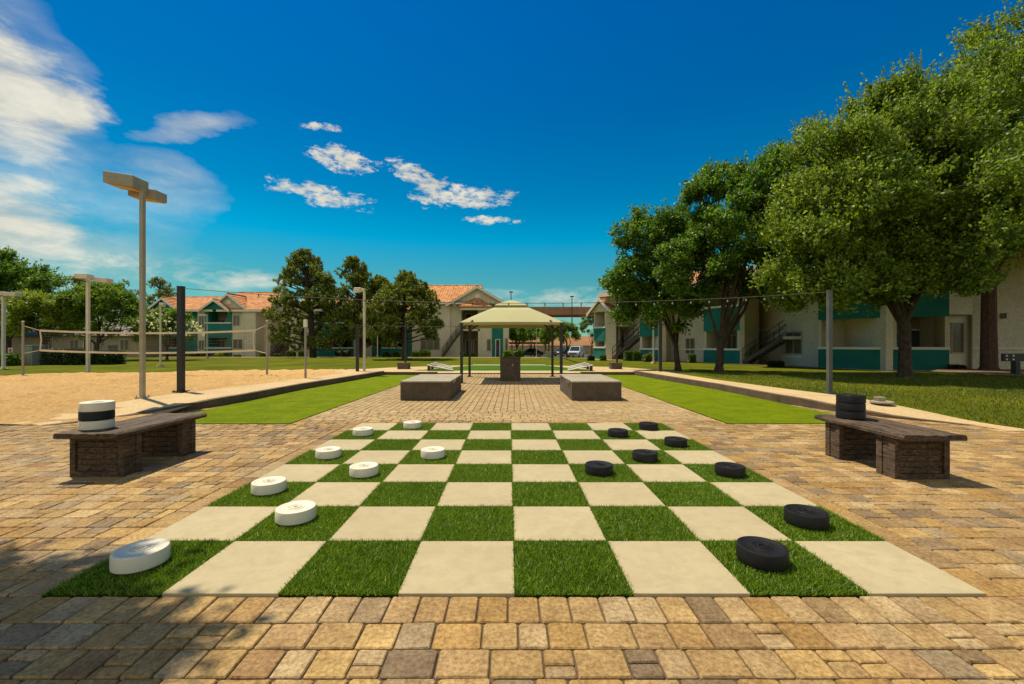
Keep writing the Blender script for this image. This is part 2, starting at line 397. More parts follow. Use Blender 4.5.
def branches(mb, rg, base, fork_h, r0, tips, lean=(0, 0), n=8, kinks=0.18):
    """trunk to fork height then limbs curving to tips"""
    b = Vector(base); top = b + Vector((lean[0], lean[1], fork_h))
    mb.tube([b + Vector((0, 0, -0.15)), b + Vector((0, 0, 0.02)), b + Vector((lean[0] * .1, lean[1] * .1, 0.18)), b.lerp(top, 0.5) + Vector((rg.normal() * .03, 0, 0)), top],
            [r0 * 1.5, r0 * 1.35, r0 * 1.05, r0 * 0.92, r0 * 0.85], n)
    for i, tp in enumerate(tips):
        tp = Vector(tp); st = b.lerp(top, rg.uniform(0.86, 1.0))
        m1 = st.lerp(tp, 0.3) + Vector((rg.normal() * kinks, rg.normal() * kinks, 0.15))
        m2 = st.lerp(tp, 0.65) + Vector((rg.normal() * kinks, rg.normal() * kinks, 0.2))
        rr = r0 * rg.uniform(0.42, 0.6)
        mb.tube([st, m1, m2, tp], [rr, rr * 0.75, rr * 0.5, rr * 0.12], 6)
        for q in range(3):
            f = rg.uniform(0.3, 0.9); s2 = m1.lerp(tp, f); e = s2 + Vector((rg.normal() * .7, rg.normal() * .7, rg.uniform(0.1, 0.9)))
            mb.tube([s2, s2.lerp(e, .5) + Vector((0, 0, .08)), e], [rr * .3, rr * .2, rr * .06], 5)
def broad_tree(name, label, loc, crown_c, crown_r, fork_h, r0, seed, mat='leaf', lobes=34, sprays=2600, per=16, size=0.11, length=0.7,
               group=None, up=0.5, limbs=7, lean=(0, 0), barkm='bark', cat='tree', lobe_r=0.34, extra=None):
    rg = np.random.default_rng(seed)
    t = thing(name, label, cat, loc, group)
    (V, Fq), L, O, SD = spray_crown(rg, crown_c, crown_r, lobes, sprays, per, size, length, up, lobe_r)
    if extra:
        for ec, er, el, es in extra:
            (V2, F2), L2, O2, S2 = spray_crown(rg, ec, er, el, es, per, size, length, up, lobe_r)
            Fq = np.vstack([Fq, F2 + len(V)]); V = np.vstack([V, V2])
    np_mesh('crown', V, Fq, mat, t, loc)
    mb = MB(); sel = rg.choice(len(L), size=min(limbs, len(L)), replace=False)
    branches(mb, rg, loc, fork_h, r0, [L[i] for i in sel], lean)
    # twigs under the shoots
    for i in rg.choice(len(O), size=min(220, len(O)), replace=False):
        o = Vector(O[i]); c = Vector(crown_c); s = o.lerp(c, 0.22)
        mb.tube([s, o, o + Vector(SD[i]) * length * 0.8], [0.014, 0.010, 0.003], 4, cap=False)
    mb.build('trunk', barkm, t, smooth=True)
    return t
def pine_tree(name, label, loc, height, width, cz, seed, group=None, lobes=48, spikes=430, lobe=0.75, r0=0.3, skew=0.0, top=0.5):
    rg = np.random.default_rng(seed); t = thing(name, label, 'pine tree', loc, group)
    x, y, z = loc; zc0 = z + cz; C = []
    for i in range(lobes):
        f = rg.random() ** 0.85
        zz = zc0 + f * (height - cz - lobe * 0.6)
        w = width * 0.5 * (1 - f ** 1.7) ** 0.55 * (0.75 + 0.25 * min(1, f * 6)) - lobe * .35
        a = rg.uniform(0, 2 * pi); rr = max(0.1, w) * sqrt(rg.uniform(0.15, 1.0))
        C.append((x + skew * f + rr * cos(a), y + rr * sin(a) * .9, zz))
    C.append((x + skew, y, z + height - lobe * 0.7)); C = np.array(C); n = len(C)
    lr = lobe * rg.uniform(0.6, 1.15, n)
    sub = 16
    # needle tufts: each lobe has sub tufts of radiating needles
    tc = np.repeat(C, sub, 0) + rand_dirs(rg, n * sub) * np.repeat(lr, sub)[:, None] * rg.uniform(0.45, 0.9, (n * sub, 1)) * np.array([1, 1, .8])
    k = spikes // sub; tr = np.repeat(np.repeat(lr, sub), k)
    d = rand_dirs(rg, len(tc) * k); d[:, 2] += 0.25; d = unit(d)
    P = np.repeat(tc, k, 0) + d * (tr * 0.24 * rg.uniform(.2, 1, len(d)))[:, None]
    V, Fq = leaf_quads(rg, P, d, 0.30, 0.26, 0.25, unit(d * .5 + np.array([0, 0, 1.0])))
    np_mesh('crown', V, Fq, 'needle', t, loc)
    mb = MB(); mb.tube([(x, y, z - .2), (x, y, z + .1), (x + skew * .3, y, z + height * .5), (x + skew, y, z + height * .93)], [r0 * 1.3, r0, r0 * .7, .05], 10)
    for i in range(0, n, 2):
        c = C[i]; f = (c[2] - z) / height; s = (x + skew * f, y, max(z + cz * 0.8, c[2] - 0.8))
        mb.tube([s, tuple(c)], [r0 * .3, .03], 5)
    mb.build('trunk', 'bark', t, smooth=True)
    return t
def shrub(name, label, loc, rx, ry, rz, seed, mat='shrub', n=1500, size=0.09, cube=False, group=None, cat='shrub', flower=None):
    rg = np.random.default_rng(seed)
    d = rand_dirs(rg, n); d[:, 2] = np.abs(d[:, 2])
    if cube:
        d = rg.uniform(-1, 1, (n, 3)); ax = rg.integers(0, 3, n); sg = rg.choice([-1, 1], n); d[np.arange(n), ax] = sg; d[:, 2] = (d[:, 2] + 1) / 2
        d *= (1 - 0.06 * np.sum(d ** 4, axis=1, keepdims=True) / 3)
    wob = 1 + 0.13 * np.sin(d[:, :1] * 5 + seed) * np.cos(d[:, 1:2] * 4) if not cube else 1 + 0.03 * np.sin(d[:, :1] * 5 + seed)
    P = d * wob * np.array([rx, ry, rz]) * rg.uniform(0.82, 1.03, (n, 1)) + np.array(loc)
    V, Fq = leaf_quads(rg, P, d, size, 0.6, 0.9)
    # inner twiggy mass
    k = n // 2; P2 = rg.uniform(-0.8, 0.8, (k, 3)); P2[:, 2] = (P2[:, 2] + .8) / 1.7
    P2 = P2 * np.array([rx, ry, rz]) + np.array(loc); V2, F2 = leaf_quads(rg, P2, rand_dirs(rg, k), size * 2.2, 0.8, 1)
    V = np.vstack([V, V2]); Fq = np.vstack([Fq, F2 + n * 4])
    if flower:
        t = thing(name, label, cat, loc, group); np_mesh('foliage', V, Fq, mat, t, loc)
        kf = flower[1]; i = rg.choice(n, kf); Vf, Ff = leaf_quads(rg, P[i] + d[i] * .05, d[i], size * 1.6, 0.9, 1.5)
        np_mesh('blossom', Vf, Ff, flower[0], t, loc); return t
    o = np_mesh(name, V, Fq, mat, None, loc); o.location = loc
    return tag(o, label, cat, group)

# ------------------------------------------------------------------ ground
KERB = [(-8.0 + 0.0, 6.6)]
kerb_pts = [(7.1, 7.45), (7.7, 6.8), (8.6, 6.35), (9.7, 6.08), (12.5, 6.0), (15.5, 5.65), (18.3, 5.35)]     # (Y, |X|)
def kx(Y):
    p = kerb_pts
    if Y <= p[0][0]: return p[0][1]
    for a, b in zip(p, p[1:]):
        if Y <= b[0]: return a[1] + (b[1] - a[1]) * (Y - a[0]) / (b[0] - a[0])
    return p[-1][1]
def hz(Y): return 0.14 * sm(7.0, 9.6, Y)         # raised edge walk
def hfar(Y): return hz(Y) * (1 - sm(17.0, 20.0, Y)) + 0.0
walkL = [(7.0, 8.1), (9, 7.75), (12.5, 7.0), (15, 6.6), (18.3, 6.35)]
walkR = [(6.6, 7.9), (8.5, 7.5), (11.0, 7.0), (14, 6.55), (18.3, 6.35)]
def interp(p, Y):
    if Y <= p[0][0]: return p[0][1]
    for a, b in zip(p, p[1:]):
        if Y <= b[0]: return a[1] + (b[1] - a[1]) * (Y - a[0]) / (b[0] - a[0])
    return p[-1][1]
def terr(x, y):
    """height of the land outside the plaza"""
    far = -0.02955 * max(0.0, y - 42) if y < 75 else -0.975 - 0.0 * y
    e = hfar(y) if y < 22 else 0.0
    mound = 0.10 * sm(20, 27, y) * (1 - sm(36, 44, y)) * 0.0
    return far + e + mound
def strip(name, Ys, fa, fb, fz, mat, nx=1, kind='structure'):
    mb = MB(); rows = []
    for Y in Ys:
        a, b = fa(Y), fb(Y); r = []
        for i in range(nx + 1):
            X = a + (b - a) * i / nx; r.append(len(mb.v)); mb.v.append((X, Y, fz(X, Y)))
        rows.append(r)
    for r0, r1 in zip(rows, rows[1:]):
        for i in range(nx): mb.f.append((r0[i], r0[i + 1], r1[i + 1], r1[i]))
    o = mb.build(name, mat, smooth=True); o['kind'] = kind; return o
def fr(a, b, s):
    n = max(1, int(round((b - a) / s))); return [a + (b - a) * i / n for i in range(n + 1)]

# land sheet to the horizon
mb = MB(); xs = [-900, -400, -200, -120] + fr(-80, 80, 4) + [120, 200, 400, 900]; ys = [-300, -120, -60, -30, -12, -6, 0, 4, 6.5] + fr(8, 80, 2) + [100, 130, 200, 400, 900]
for Y in ys:
    for X in xs: mb.v.append((X, Y, terr(X, Y) - 0.06 if not (abs(X) < 14 and Y < 24) else -0.08))
for j in range(len(ys) - 1):
    for i in range(len(xs) - 1):
        k = j * len(xs) + i; mb.f.append((k, k + 1, k + 1 + len(xs), k + len(xs)))
tag(mb.build('ground', 'lawn', smooth=True), kind='structure')

def tz(dz): return lambda X, Y: terr(X, Y) + dz
Yn = fr(6.55, 12, .3) + fr(12.5, 22, .6)
strip('lawn', Yn + fr(23, 42, 1.5), lambda Y: interp(walkR, Y) if Y < 18.4 else 4.6 + (Y - 18.4) * 0.02, lambda Y: 60, lambda X, Y: terr(X, Y) + 0.005 + 0.02 * mnoise.noise(Vector((X * .4, Y * .4, 0))), 'lawn', 60)
# left lawn beyond the sand
sand_far = [(-60, 13.0), (-18.7, 16.0), (-16.6, 18.7), (-14.9, 21.2), (-10.0, 22.3), (-5.8, 22.8), (0, 23)]
def sfar(X):
    return interp([(a, b) for a, b in sand_far], X)
mb = MB(); XS = fr(-60, -24, 2) + fr(-24, -6.2, .13)[1:]; NR = 120
for X in XS:
    for j in range(NR + 1):
        Y = 7.0 + (sfar(X) - 7.0) * j / NR
        xx = X if X < -8.2 else X
        mb.v.append((xx, Y, terr(X, Y) + 0.012 + 0.02 * mnoise.noise(Vector((X * 1.1, Y * 1.1, 3))) + (.06 * min(0.05, mnoise.noise(Vector((X * 2.6, Y * 2.6, 1)))) + .05 * mnoise.noise(Vector((X * 3.7, Y * 3.7, 7)))) * sm(-6.2, -7.8, X)))
for i in range(len(XS) - 1):
    for j in range(NR):
        k = i * (NR + 1) + j; mb.f.append((k, k + NR + 1, k + NR + 2, k + 1))
tag(mb.build('sand', 'sand', smooth=True), kind='structure')
mb = MB(); XS = fr(-60, 4.7, 1.2)
for X in XS:
    for j in range(13):
        y0 = sfar(min(X, 0)); Y = y0 + (46 - y0) * j / 12
        mb.v.append((X, Y, terr(X, Y) + 0.004 + 0.015 * mnoise.noise(Vector((X * .4, Y * .4, 0)))))
for i in range(len(XS) - 1):
    for j in range(12):
        k = i * 13 + j; mb.f.append((k, k + 13, k + 14, k + 1))
tag(mb.build('lawn', 'lawn', smooth=True), kind='structure')

WZ = lambda Y: .004 + .026 * sm(7.1, 8.2, Y)
# raised walks beside the courts
Yw = fr(7.0, 12, .25) + fr(12.5, 18.3, .5)
strip('sidewalk', Yw, lambda Y: -interp(walkL, Y), lambda Y: -kx(Y), lambda X, Y: hz(Y) + WZ(Y), 'walk')
strip('sidewalk', [6.55] + Yw, lambda Y: kx(Y), lambda Y: interp(walkR, Y), lambda X, Y: hz(Y) + WZ(Y), 'walk')
# far walk across
def flat(name, pts, z, mat, kind='structure', th=0.0):
    mb = MB(); mb.poly([(x, y, z) for x, y in pts]); return tag(mb.build(name, mat), kind=kind)
flat('path', [(-7.2, 18.3), (-5.2, 19.2), (5.2, 19.2), (7.2, 18.3), (8.2, 19.5), (6.3, 23.9), (2.6, 26.0), (-3.2, 26), (-6.5, 23.6), (-8.4, 21.0)], 0.03, 'walk')
flat('lawn', [(-4.55, 20.9), (4.05, 20.9), (2.3, 25.6), (-2.4, 25.6)], 0.036, 'green')
flat('path', [(-2.2, 26.6), (2.2, 26.6), (2.2, 26.9), (-2.2, 26.9)], 0.04, 'trim')
# walk along the building fronts
flat('path', [(-42, 49.2), (4.0, 48.0), (6.2, 39.0), (6.2, 37.2), (1.0, 47.2), (-42, 48.2)], -0.145, 'walk')

# kerb: raised edge of the courts
def kerbrun(sgn):
    mb = MB(); w = 0.14
    for Y0, Y1 in zip(Yw, Yw[1:]):
        a0, a1 = sgn * (kx(Y0)), sgn * (kx(Y1)); b0, b1 = sgn * (kx(Y0) - w), sgn * (kx(Y1) - w)
        z0, z1 = hz(Y0) + WZ(Y0) + .004, hz(Y1) + WZ(Y1) + .004
        if sgn > 0: mb.hexa([(b0, Y0, -.02), (a0, Y0, -.02), (a1, Y1, -.02), (b1, Y1, -.02)], [(b0, Y0, z0), (a0, Y0, z0), (a1, Y1, z1), (b1, Y1, z1)])
        else: mb.hexa([(a0, Y0, -.02), (b0, Y0, -.02), (b1, Y1, -.02), (a1, Y1, -.02)], [(a0, Y0, z0), (b0, Y0, z0), (b1, Y1, z1), (a1, Y1, z1)])
    # far end return
    x0, x1 = (-kx(18.3), -3.0) if sgn < 0 else (3.0, kx(18.3))
    mb.box(x0, x1, 18.3, 18.45, -.02, 0.13)
    return mb
tag(kerbrun(-1).build('kerb', 'kerb'), kind='structure'); tag(kerbrun(1).build('kerb', 'kerb'), kind='structure')

# plaza base under the pavers
mb = MB()
mb.quadface((-17, -8, -.012), (17, -8, -.012), (17, 6.55, -.012), (-17, 6.55, -.012))
mb.quadface((-17, 6.55, -.012), (7.9, 6.55, -.012), (7.9, 7.1, -.012), (-17, 7.1, -.012))
Yp = fr(7.1, 18.3, .4)
for Y0, Y1 in zip(Yp, Yp[1:]): mb.quadface((-kx(Y0), Y0, -.012), (kx(Y0), Y0, -.012), (kx(Y1), Y1, -.012), (-kx(Y1), Y1, -.012))
mb.quadface((-5.3, 18.3, -.012), (5.3, 18.3, -.012), (5.3, 21, -.012), (-5.3, 21, -.012))
tag(mb.build('ground', 'joint'), kind='structure')

# courts of bright turf
for s in (-1, 1):
    strip('lawn', fr(7.12, 18.29, .4), (lambda Y: 3.56 - (Y - 7) * .012) if s > 0 else (lambda Y: -min(kx(Y) - .13, 5.95)),
          (lambda Y: min(kx(Y) - .13, 5.95)) if s > 0 else (lambda Y: -3.56 + (Y - 7) * .012), lambda X, Y: 0.010, 'turf')

# pavers: every stone its own island
S = 0.61; BX = 0.032 - 4 * S; BY = 2.263; BX1 = BX + 8 * S; BY1 = BY + 8 * S
prg = random.Random(11)
PV = []; PF = []; PV_N, PF_N = PV, PF; PV_C = []; PF_C = []
def stone(x0, x1, y0, y1):
    g = 0.0035; x0 += g; x1 -= g; y0 += g; y1 -= g
    if x1 - x0 < .03 or y1 - y0 < .03: return
    j = lambda: prg.uniform(-.0025, .0025)
    c = prg.uniform(.004, .011); k = len(PV); z = prg.uniform(-.0018, .0018); tx = prg.uniform(-.002, .002); ty = prg.uniform(-.002, .002)
    def ring(i, zz):
        a, b, cc, d = x0 + i, x1 - i, y0 + i, y1 - i
        return [(a + c + j(), cc, zz), (b - c + j(), cc, zz), (b, cc + c, zz), (b, d - c, zz), (b - c + j(), d, zz), (a + c + j(), d, zz), (a, d - c, zz), (a, cc + c, zz)]
    near = y0 < 6
    R0 = ring(0, -.013 + 0); R1 = ring(.001, -.005); R2 = ring(.0055, z)
    mx, my = (x0 + x1) / 2, (y0 + y1) / 2
    R2 = [(p[0], p[1], p[2] + tx * (p[0] - mx) / .1 + ty * (p[1] - my) / .1) for p in R2]
    rings = [R0, R1, R2] if near else [R0, R2]
    for r in rings: PV.extend(r)
    for q in range(len(rings) - 1):
        for i in range(8): PF.append((k + q * 8 + i, k + q * 8 + (i + 1) % 8, k + (q + 1) * 8 + (i + 1) % 8, k + (q + 1) * 8 + i))
    e = k + (len(rings) - 1) * 8; PF.append(tuple(range(e, e + 8)))
def fill_row(y0, y1, xa, xb, mode='mix'):
    global PV, PF
    PV, PF = (PV_C, PF_C) if (mode == 'run' or y0 > BY1 + .3 and abs(xa) < 4) else (PV_N, PF_N)
    x = xa; h = y1 - y0
    while x < xb - .02:
        r = prg.random()
        w = {'mix': (.215 if r < .36 else (.165 if r < .70 else .130)), 'soldier': .150, 'run': .135}[mode]
        w *= prg.uniform(.97, 1.03) if mode != 'run' else 1
        if xb - (x + w) < .07: w = xb - x
        if mode == 'mix' and .70 <= r < .86 and w > .12:
            f = prg.choice([.42, .5, .58]); stone(x, x + w, y0, y0 + h * f); stone(x, x + w, y0 + h * f, y1)
        else: stone(x, x + w, y0, y1)
        x += w
# front soldier course, full width
fill_row(BY - .215, BY, -12, 12, 'soldier')
y = BY - .215
while y > -1.6:
    h = prg.choice([.160, .175, .165]); fill_row(y - h, y, -12 + prg.uniform(0, .2), 12); y -= h
# beside the board: a single course along it then rows
PV, PF = PV_N, PF_N
for (xa, xb) in ((BX - .19, BX), (BX1, BX1 + .19)):
    yy = BY
    while yy < BY1 - .01:
        w = .285; stone(xa, xb, yy, min(yy + w, BY1)); yy += w
y = BY
while y < 19.0:
    h = .17
    if y < 6.55: L, Rr = -13, 13
    elif y < 7.05: L, Rr = -12, min(7.85, 12)
    else: L, Rr = -3.56 + .0, 3.56
    off = prg.uniform(0, .2)
    if y + h <= BY1 + .001 or y < BY1:
        h = min(h, BY1 - y) if BY1 - y > .08 else h
        fill_row(y, y + h, L + off, BX - .19); fill_row(y, y + h, BX1 + .19, Rr - off)
        if y >= 7.05 - h and y < 7.15: pass
    else:
        mode = 'run' if y > 8.4 else 'mix'
        a = -kx(y + .1) + .14; b = -a
        if 7.05 <= y < 18.2:
            cx = 3.56 - (y - 7) * .012
            fill_row(y, y + h, -cx, cx, mode)
            if y < 9.2 and kx(y) - .14 > 5.98:
                fill_row(y, y + h, -(kx(y) - .0), -5.96); fill_row(y, y + h, 5.96, kx(y))
        else:
            fill_row(y, y + h, -5.2, 5.2, 'run')
    y += h
o = MB(); o.v = PV_N; o.f = PF_N
tag(o.build('pavement', 'paver'), kind='structure')
o = MB(); o.v = PV_C; o.f = PF_C
tag(o.build('pavement', 'paver_pale'), kind='structure')

# grass blades on the near part of the shaded lawn
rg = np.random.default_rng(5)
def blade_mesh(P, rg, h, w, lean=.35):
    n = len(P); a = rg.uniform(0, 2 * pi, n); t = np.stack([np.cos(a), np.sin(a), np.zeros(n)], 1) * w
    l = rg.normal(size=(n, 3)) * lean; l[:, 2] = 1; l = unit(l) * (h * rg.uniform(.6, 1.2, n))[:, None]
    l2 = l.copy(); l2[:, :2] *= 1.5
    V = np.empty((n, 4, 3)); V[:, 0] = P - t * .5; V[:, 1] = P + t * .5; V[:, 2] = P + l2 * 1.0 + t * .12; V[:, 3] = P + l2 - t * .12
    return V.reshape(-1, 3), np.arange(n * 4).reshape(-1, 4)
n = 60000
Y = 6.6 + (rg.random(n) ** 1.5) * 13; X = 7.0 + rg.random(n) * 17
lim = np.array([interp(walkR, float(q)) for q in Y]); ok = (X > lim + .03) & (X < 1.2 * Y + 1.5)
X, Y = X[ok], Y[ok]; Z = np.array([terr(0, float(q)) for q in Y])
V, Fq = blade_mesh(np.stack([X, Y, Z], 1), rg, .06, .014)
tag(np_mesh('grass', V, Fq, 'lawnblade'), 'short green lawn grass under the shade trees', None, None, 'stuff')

# ------------------------------------------------------------------ checkerboard
board = thing('checkerboard', 'giant checkerboard of pale concrete slabs and dark green turf squares set in the pavers', 'checkerboard', (BX, BY, 0))
rg = np.random.default_rng(3)
def turf_mesh(seed, n=9500):
    rg = np.random.default_rng(seed); me_n = n
    P = np.stack([rg.uniform(-.005, S + .005, n), rg.uniform(-.005, S + .005, n), np.full(n, .004)], 1)
    V, Fq = blade_mesh(P, rg, .024, .0042, .5)
    return V, Fq
protos = []
for s_ in range(3):
    V, Fq = turf_mesh(40 + s_); o = np_mesh('turf_square', V, Fq, 'blade'); protos.append(o)
sl = MB(); sl.box(.003, S - .003, .003, S - .003, -.03, .012)
slab0 = sl.build('concrete_slab', 'slab', bevel=.004)
tb = MB(); tb.box(0.001, S - .001, 0.001, S - .001, -.02, .006)
bed0 = tb.build('turf_backing', 'turfbase')
used = [False] * 3; uslab = False; ubed = False
for r in range(8):
    for c in range(8):
        if (r + c) % 2 == 0:
            k = (r * 3 + c) % 3
            o = protos[k] if not used[k] else protos[k].copy()
            if used[k]: COL.objects.link(o)
            used[k] = True; o.parent = board; q = random.randrange(4)
            off = [(0, 0), (S, 0), (S, S), (0, S)][q]; o.location = (c * S + off[0], r * S + off[1], 0); o.rotation_euler = (0, 0, q * pi / 2)
            b = bed0 if not ubed else bed0.copy()
            if ubed: COL.objects.link(b)
            ubed = True; b.parent = o; b.location = (0, 0, 0)
        else:
            o = slab0 if not uslab else slab0.copy()
            if uslab: COL.objects.link(o)
            uslab = True; o.parent = board; o.location = (c * S, r * S, 0)

# checkers
R = .137; T = .088
prof = [(R - .006, 0), (R, .006), (R, T - .010), (R - .004, T - .002), (R - .012, T), (R - .020, T), (R - .026, T - .004), (R * .44, T - .005), (R * .42, T - .001), (R * .38, T - .001),
        (R * .36, T - .005), (R * .24, T - .005), (R * .22, T + .001), (R * .13, T + .001), (R * .11, T - .008), (.002, T - .008)]
def checker(mat, name, label, loc, group, proto=None, rot=0):
    if proto is None:
        mb = MB(); mb.lathe(prof, 56)
        k = len(mb.v)
        # small raised crown mark in the middle
        for a in range(8):
            th = a * pi / 4; c_, s_ = cos(th), sin(th)
            p = [(R * .25, -.003), (R * .34, -.002), (R * .34, .002), (R * .25, .003)]
            mb.prism([(x * c_ - y2 * s_, x * s_ + y2 * c_, T - .0048) for x, y2 in p], (0, 0, .003))
        o = mb.build(name, mat, smooth=True)
    else:
        o = proto.copy(); COL.objects.link(o)
    o.location = loc; o.rotation_euler = (0, 0, rot)
    return tag(o, label, 'checker piece', group)
ZT = .02
def chk(px, py):
    Yc = (H - .06) * F / (py - CY); return ((px - CX) * Yc / F, Yc, ZT)
whites = [((141, 556), 'white checker on the turf square at the front corner of the board, sand court side'),
          ((296, 513), 'white checker one row behind the front corner piece and one column further in'),
          ((269, 486), 'white checker on the outermost column, third row of the board'),
          ((364, 470), 'white checker on the fourth row, second column from the sand court side'),
          ((328.5, 453), 'white checker on the outermost column, fifth row of the board'),
          ((433, 453), 'white checker standing alone furthest in toward the middle of the board'),
          ((363, 431.7), 'white checker on the outermost column, seventh row of the board'),
          ((412.5, 424.8), 'white checker on the very last row of the board')]
blacks = [((762, 553.5), 'black checker on the front row of the board'),
          ((806, 517), 'black checker on the outermost column, second row of the board'),
          ((730, 470), 'black checker on the outermost column, fourth row of the board'),
          ((599, 468.5), 'black checker standing furthest in toward the middle of the board'),
          ((645, 456), 'black checker on the fifth row, second column from the tree side'),
          ((675.7, 442), 'black checker on the outermost column, sixth row of the board'),
          ((618, 433), 'black checker on the seventh row, one column in from the edge'),
          ((648.5, 426), 'black checker on the very last row of the board')]
wp = bp = None
for (p, l) in whites:
    o = checker('white_plastic', 'checker_piece', l, chk(*p), 'white checker pieces in play', wp, random.random() * 6); wp = wp or o
for (p, l) in blacks:
    o = checker('black_plastic', 'checker_piece', l, chk(*p), 'black checker pieces in play', bp, random.random() * 6); bp = bp or o

# ------------------------------------------------------------------ benches
SEAT = .45
def bench(name, label, x0, x1, y0, y1, sgn):
    cx = (x0 + x1) / 2; t = thing(name, label, 'bench', (cx, y0, 0), 'dark timber benches beside the board')
    L = y1 - y0; w = (x1 - x0) / 2; mb = MB(); rg = np.random.default_rng(int(y0 * 100) + 3)
    nseg = 26; prev = None; ring = []
    for i in range(nseg + 1):
        yy = y0 + L * i / nseg; jl = rg.uniform(-.006, .006); jr = rg.uniform(-.006, .006); zt = SEAT + rg.uniform(-.002, .002)
        row = [(cx - w + jl, yy, SEAT - .052), (cx - w - .004 + jl, yy, SEAT - .02), (cx - w + .012 + jl, yy, zt)]
        for q in range(1, 8):
            xx = cx - w + 2 * w * q / 8
            row.append((xx, yy, zt + (-.006 if q in (3, 5) else rg.uniform(-.0015, .0015))))
        row += [(cx + w - .012 + jr, yy, zt), (cx + w + .004 + jr, yy, SEAT - .02), (cx + w + jr, yy, SEAT - .052)]
        ring.append(row)
    k = len(mb.v); m = len(ring[0])
    for r in ring: mb.v.extend(r)
    for i in range(nseg):
        for j in range(m):
            j2 = (j + 1) % m; mb.f.append((k + i * m + j, k + (i + 1) * m + j, k + (i + 1) * m + j2, k + i * m + j2))
    mb.f.append(tuple(range(k, k + m))); mb.f.append(tuple(reversed(range(k + nseg * m, k + (nseg + 1) * m))))
    mb.build('seat', 'wood', t, bevel=.003)
    for (a, b) in ((y0 + .13, y0 + .35), (y1 - .36, y1 - .14)):
        mb = MB(); xa, xb = cx - .265, cx + .265; zt = SEAT - .056
        mb.box(xa + .03, xb - .03, a + .03, b - .03, 0.0, zt)            # recessed core
        for (X0, X1) in ((xa, xa + .055), (xb - .055, xb)):               # corner posts
            mb.box(X0, X1, a, a + .07, 0, zt - .001); mb.box(X0, X1, b - .07, b, 0, zt - .001)
        for (Y0, Y1) in ((a, a + .02), (b - .02, b)):
            mb.box(xa + .055, xb - .055, Y0 + .001, Y1 - .001, 0.0, .05); mb.box(xa + .055, xb - .055, Y0 + .001, Y1 - .001, zt - .04, zt - .002)
        mb.box(xa + .008, xb - .008, a + .073, b - .073, .001, zt - .003)
        nb_ = 5
        for q in range(nb_):
            z0_, z1_ = .055 + (zt - .10) * q / nb_, .055 + (zt - .10) * (q + 1) / nb_ - .006
            for (Y0, Y1) in ((a + .016, a + .032), (b - .032, b - .016)): mb.box(xa + .057, xb - .057, Y0 + .002 * (q % 2), Y1 + .001, z0_, z1_)
        mb.build('pedestal', 'wood', t, bevel=.004)
    return t
bench('bench', 'weathered dark timber bench carrying the stack of white and black checkers', -4.33, -3.74, 4.16, 5.42, -1)
bench('bench', 'weathered dark timber bench carrying the stack of only black checkers', 3.68, 4.26, 4.08, 5.28, 1)
sx, sy = -4.15, 4.42
for i, (m_, l) in enumerate((('w', 'bottom white checker of the mixed stack on the bench'), ('b', 'black checker between two white ones on the bench'), ('w', 'top white checker of the mixed stack on the bench'))):
    checker('white_plastic', 'checker_piece', l, (sx + random.uniform(-.004, .004), sy, SEAT + .003 + i * (T + .0015)), 'checkers stacked on the bench by the sand court', wp if m_ == 'w' else bp, i)
sx, sy = 3.91, 5.02
for i, l in enumerate(('bottom black checker of the all-black stack on the bench', 'middle black checker of the all-black stack on the bench', 'top black checker of the all-black stack on the bench')):
    checker('black_plastic', 'checker_piece', l, (sx + random.uniform(-.008, .008), sy, SEAT + .003 + i * (T + .0015)), 'checkers stacked on the bench by the lawn', bp, i)

# ------------------------------------------------------------------ low blocks, podium, canopy
def low_block(label, x0, x1, y0, y1, h):
    t = thing('stone_table', label, 'stone block', ((x0 + x1) / 2, y0, 0), 'low stone blocks on the plaza')
    MB().box(x0, x1, y0, y1, 0, h - .035).build('base', 'block', t, bevel=.008)
    mb = MB(); mb.box(x0 - .01, x1 + .01, y0 - .012, y1 + .012, h - .034, h); mb.build('top', 'blocktop', t, bevel=.006)
    xi = x1 if x0 < 0 else x0; s = 1 if x0 < 0 else -1
    for yy in (y0 + .25, y0 + .55, y1 - .5):
        b = MB(); b.box(min(xi + s * .011, xi + s * .045), max(xi + s * .011, xi + s * .045), yy, yy + .12, h - .07, h + .01)
        b.build('clamp', 'galv', t, bevel=.004)
    return t
low_block('low dark brown stone block with pale top on the sand court side of the plaza', -2.50, -1.35, 10.09, 12.4, .447)
low_block('low dark brown stone block with pale top on the tree side of the plaza', 1.44, 2.58, 10.05, 12.4, .447)
t = thing('stone_counter', 'dark brown stone counter with a small brass knob under the canopy', 'counter', (.04, 15.6, 0))
MB().box(-.31, .40, 15.35, 16.0, 0, .80).build('base', 'block', t, bevel=.01)
MB().box(-.33, .42, 15.33, 16.02, .801, .835).build('top', 'kerb', t, bevel=.006)
k = MB(); k.tube([(.13, 15.35, .56), (.13, 15.31, .56)], .032, 14); k.build('knob', 'brass', t, smooth=True)

cx, cy = .08, 16.0; hw = 1.70; y0, y1 = 14.5, 17.5
t = thing('canopy_shelter', 'square khaki fabric shade canopy on four black posts over the counter', 'canopy', (cx, cy, 0))
ze = 2.02
def cs(f, z, sag=0.0, n=10):
    """square ring with slightly sagging edges"""
    pts = []; a, b = hw * f, (y1 - y0) / 2 * f; cor = [(-a, -b), (a, -b), (a, b), (-a, b)]
    for i in range(4):
        p, q = cor[i], cor[(i + 1) % 4]
        for j in range(n):
            u = j / n; s_ = sin(pi * u); pts.append((cx + (p[0] + (q[0] - p[0]) * u) * (1 - .0 * s_), cy + p[1] + (q[1] - p[1]) * u, z + sag * s_))
    return pts
mb = MB(); rings = [cs(1, ze - .10, 0.015), cs(1.003, ze, 0.015)] + [cs(1 - f * .68, ze + (.60) * (f ** .93), .015 * (1 - f)) for f in (.25, .5, .75, 1)]
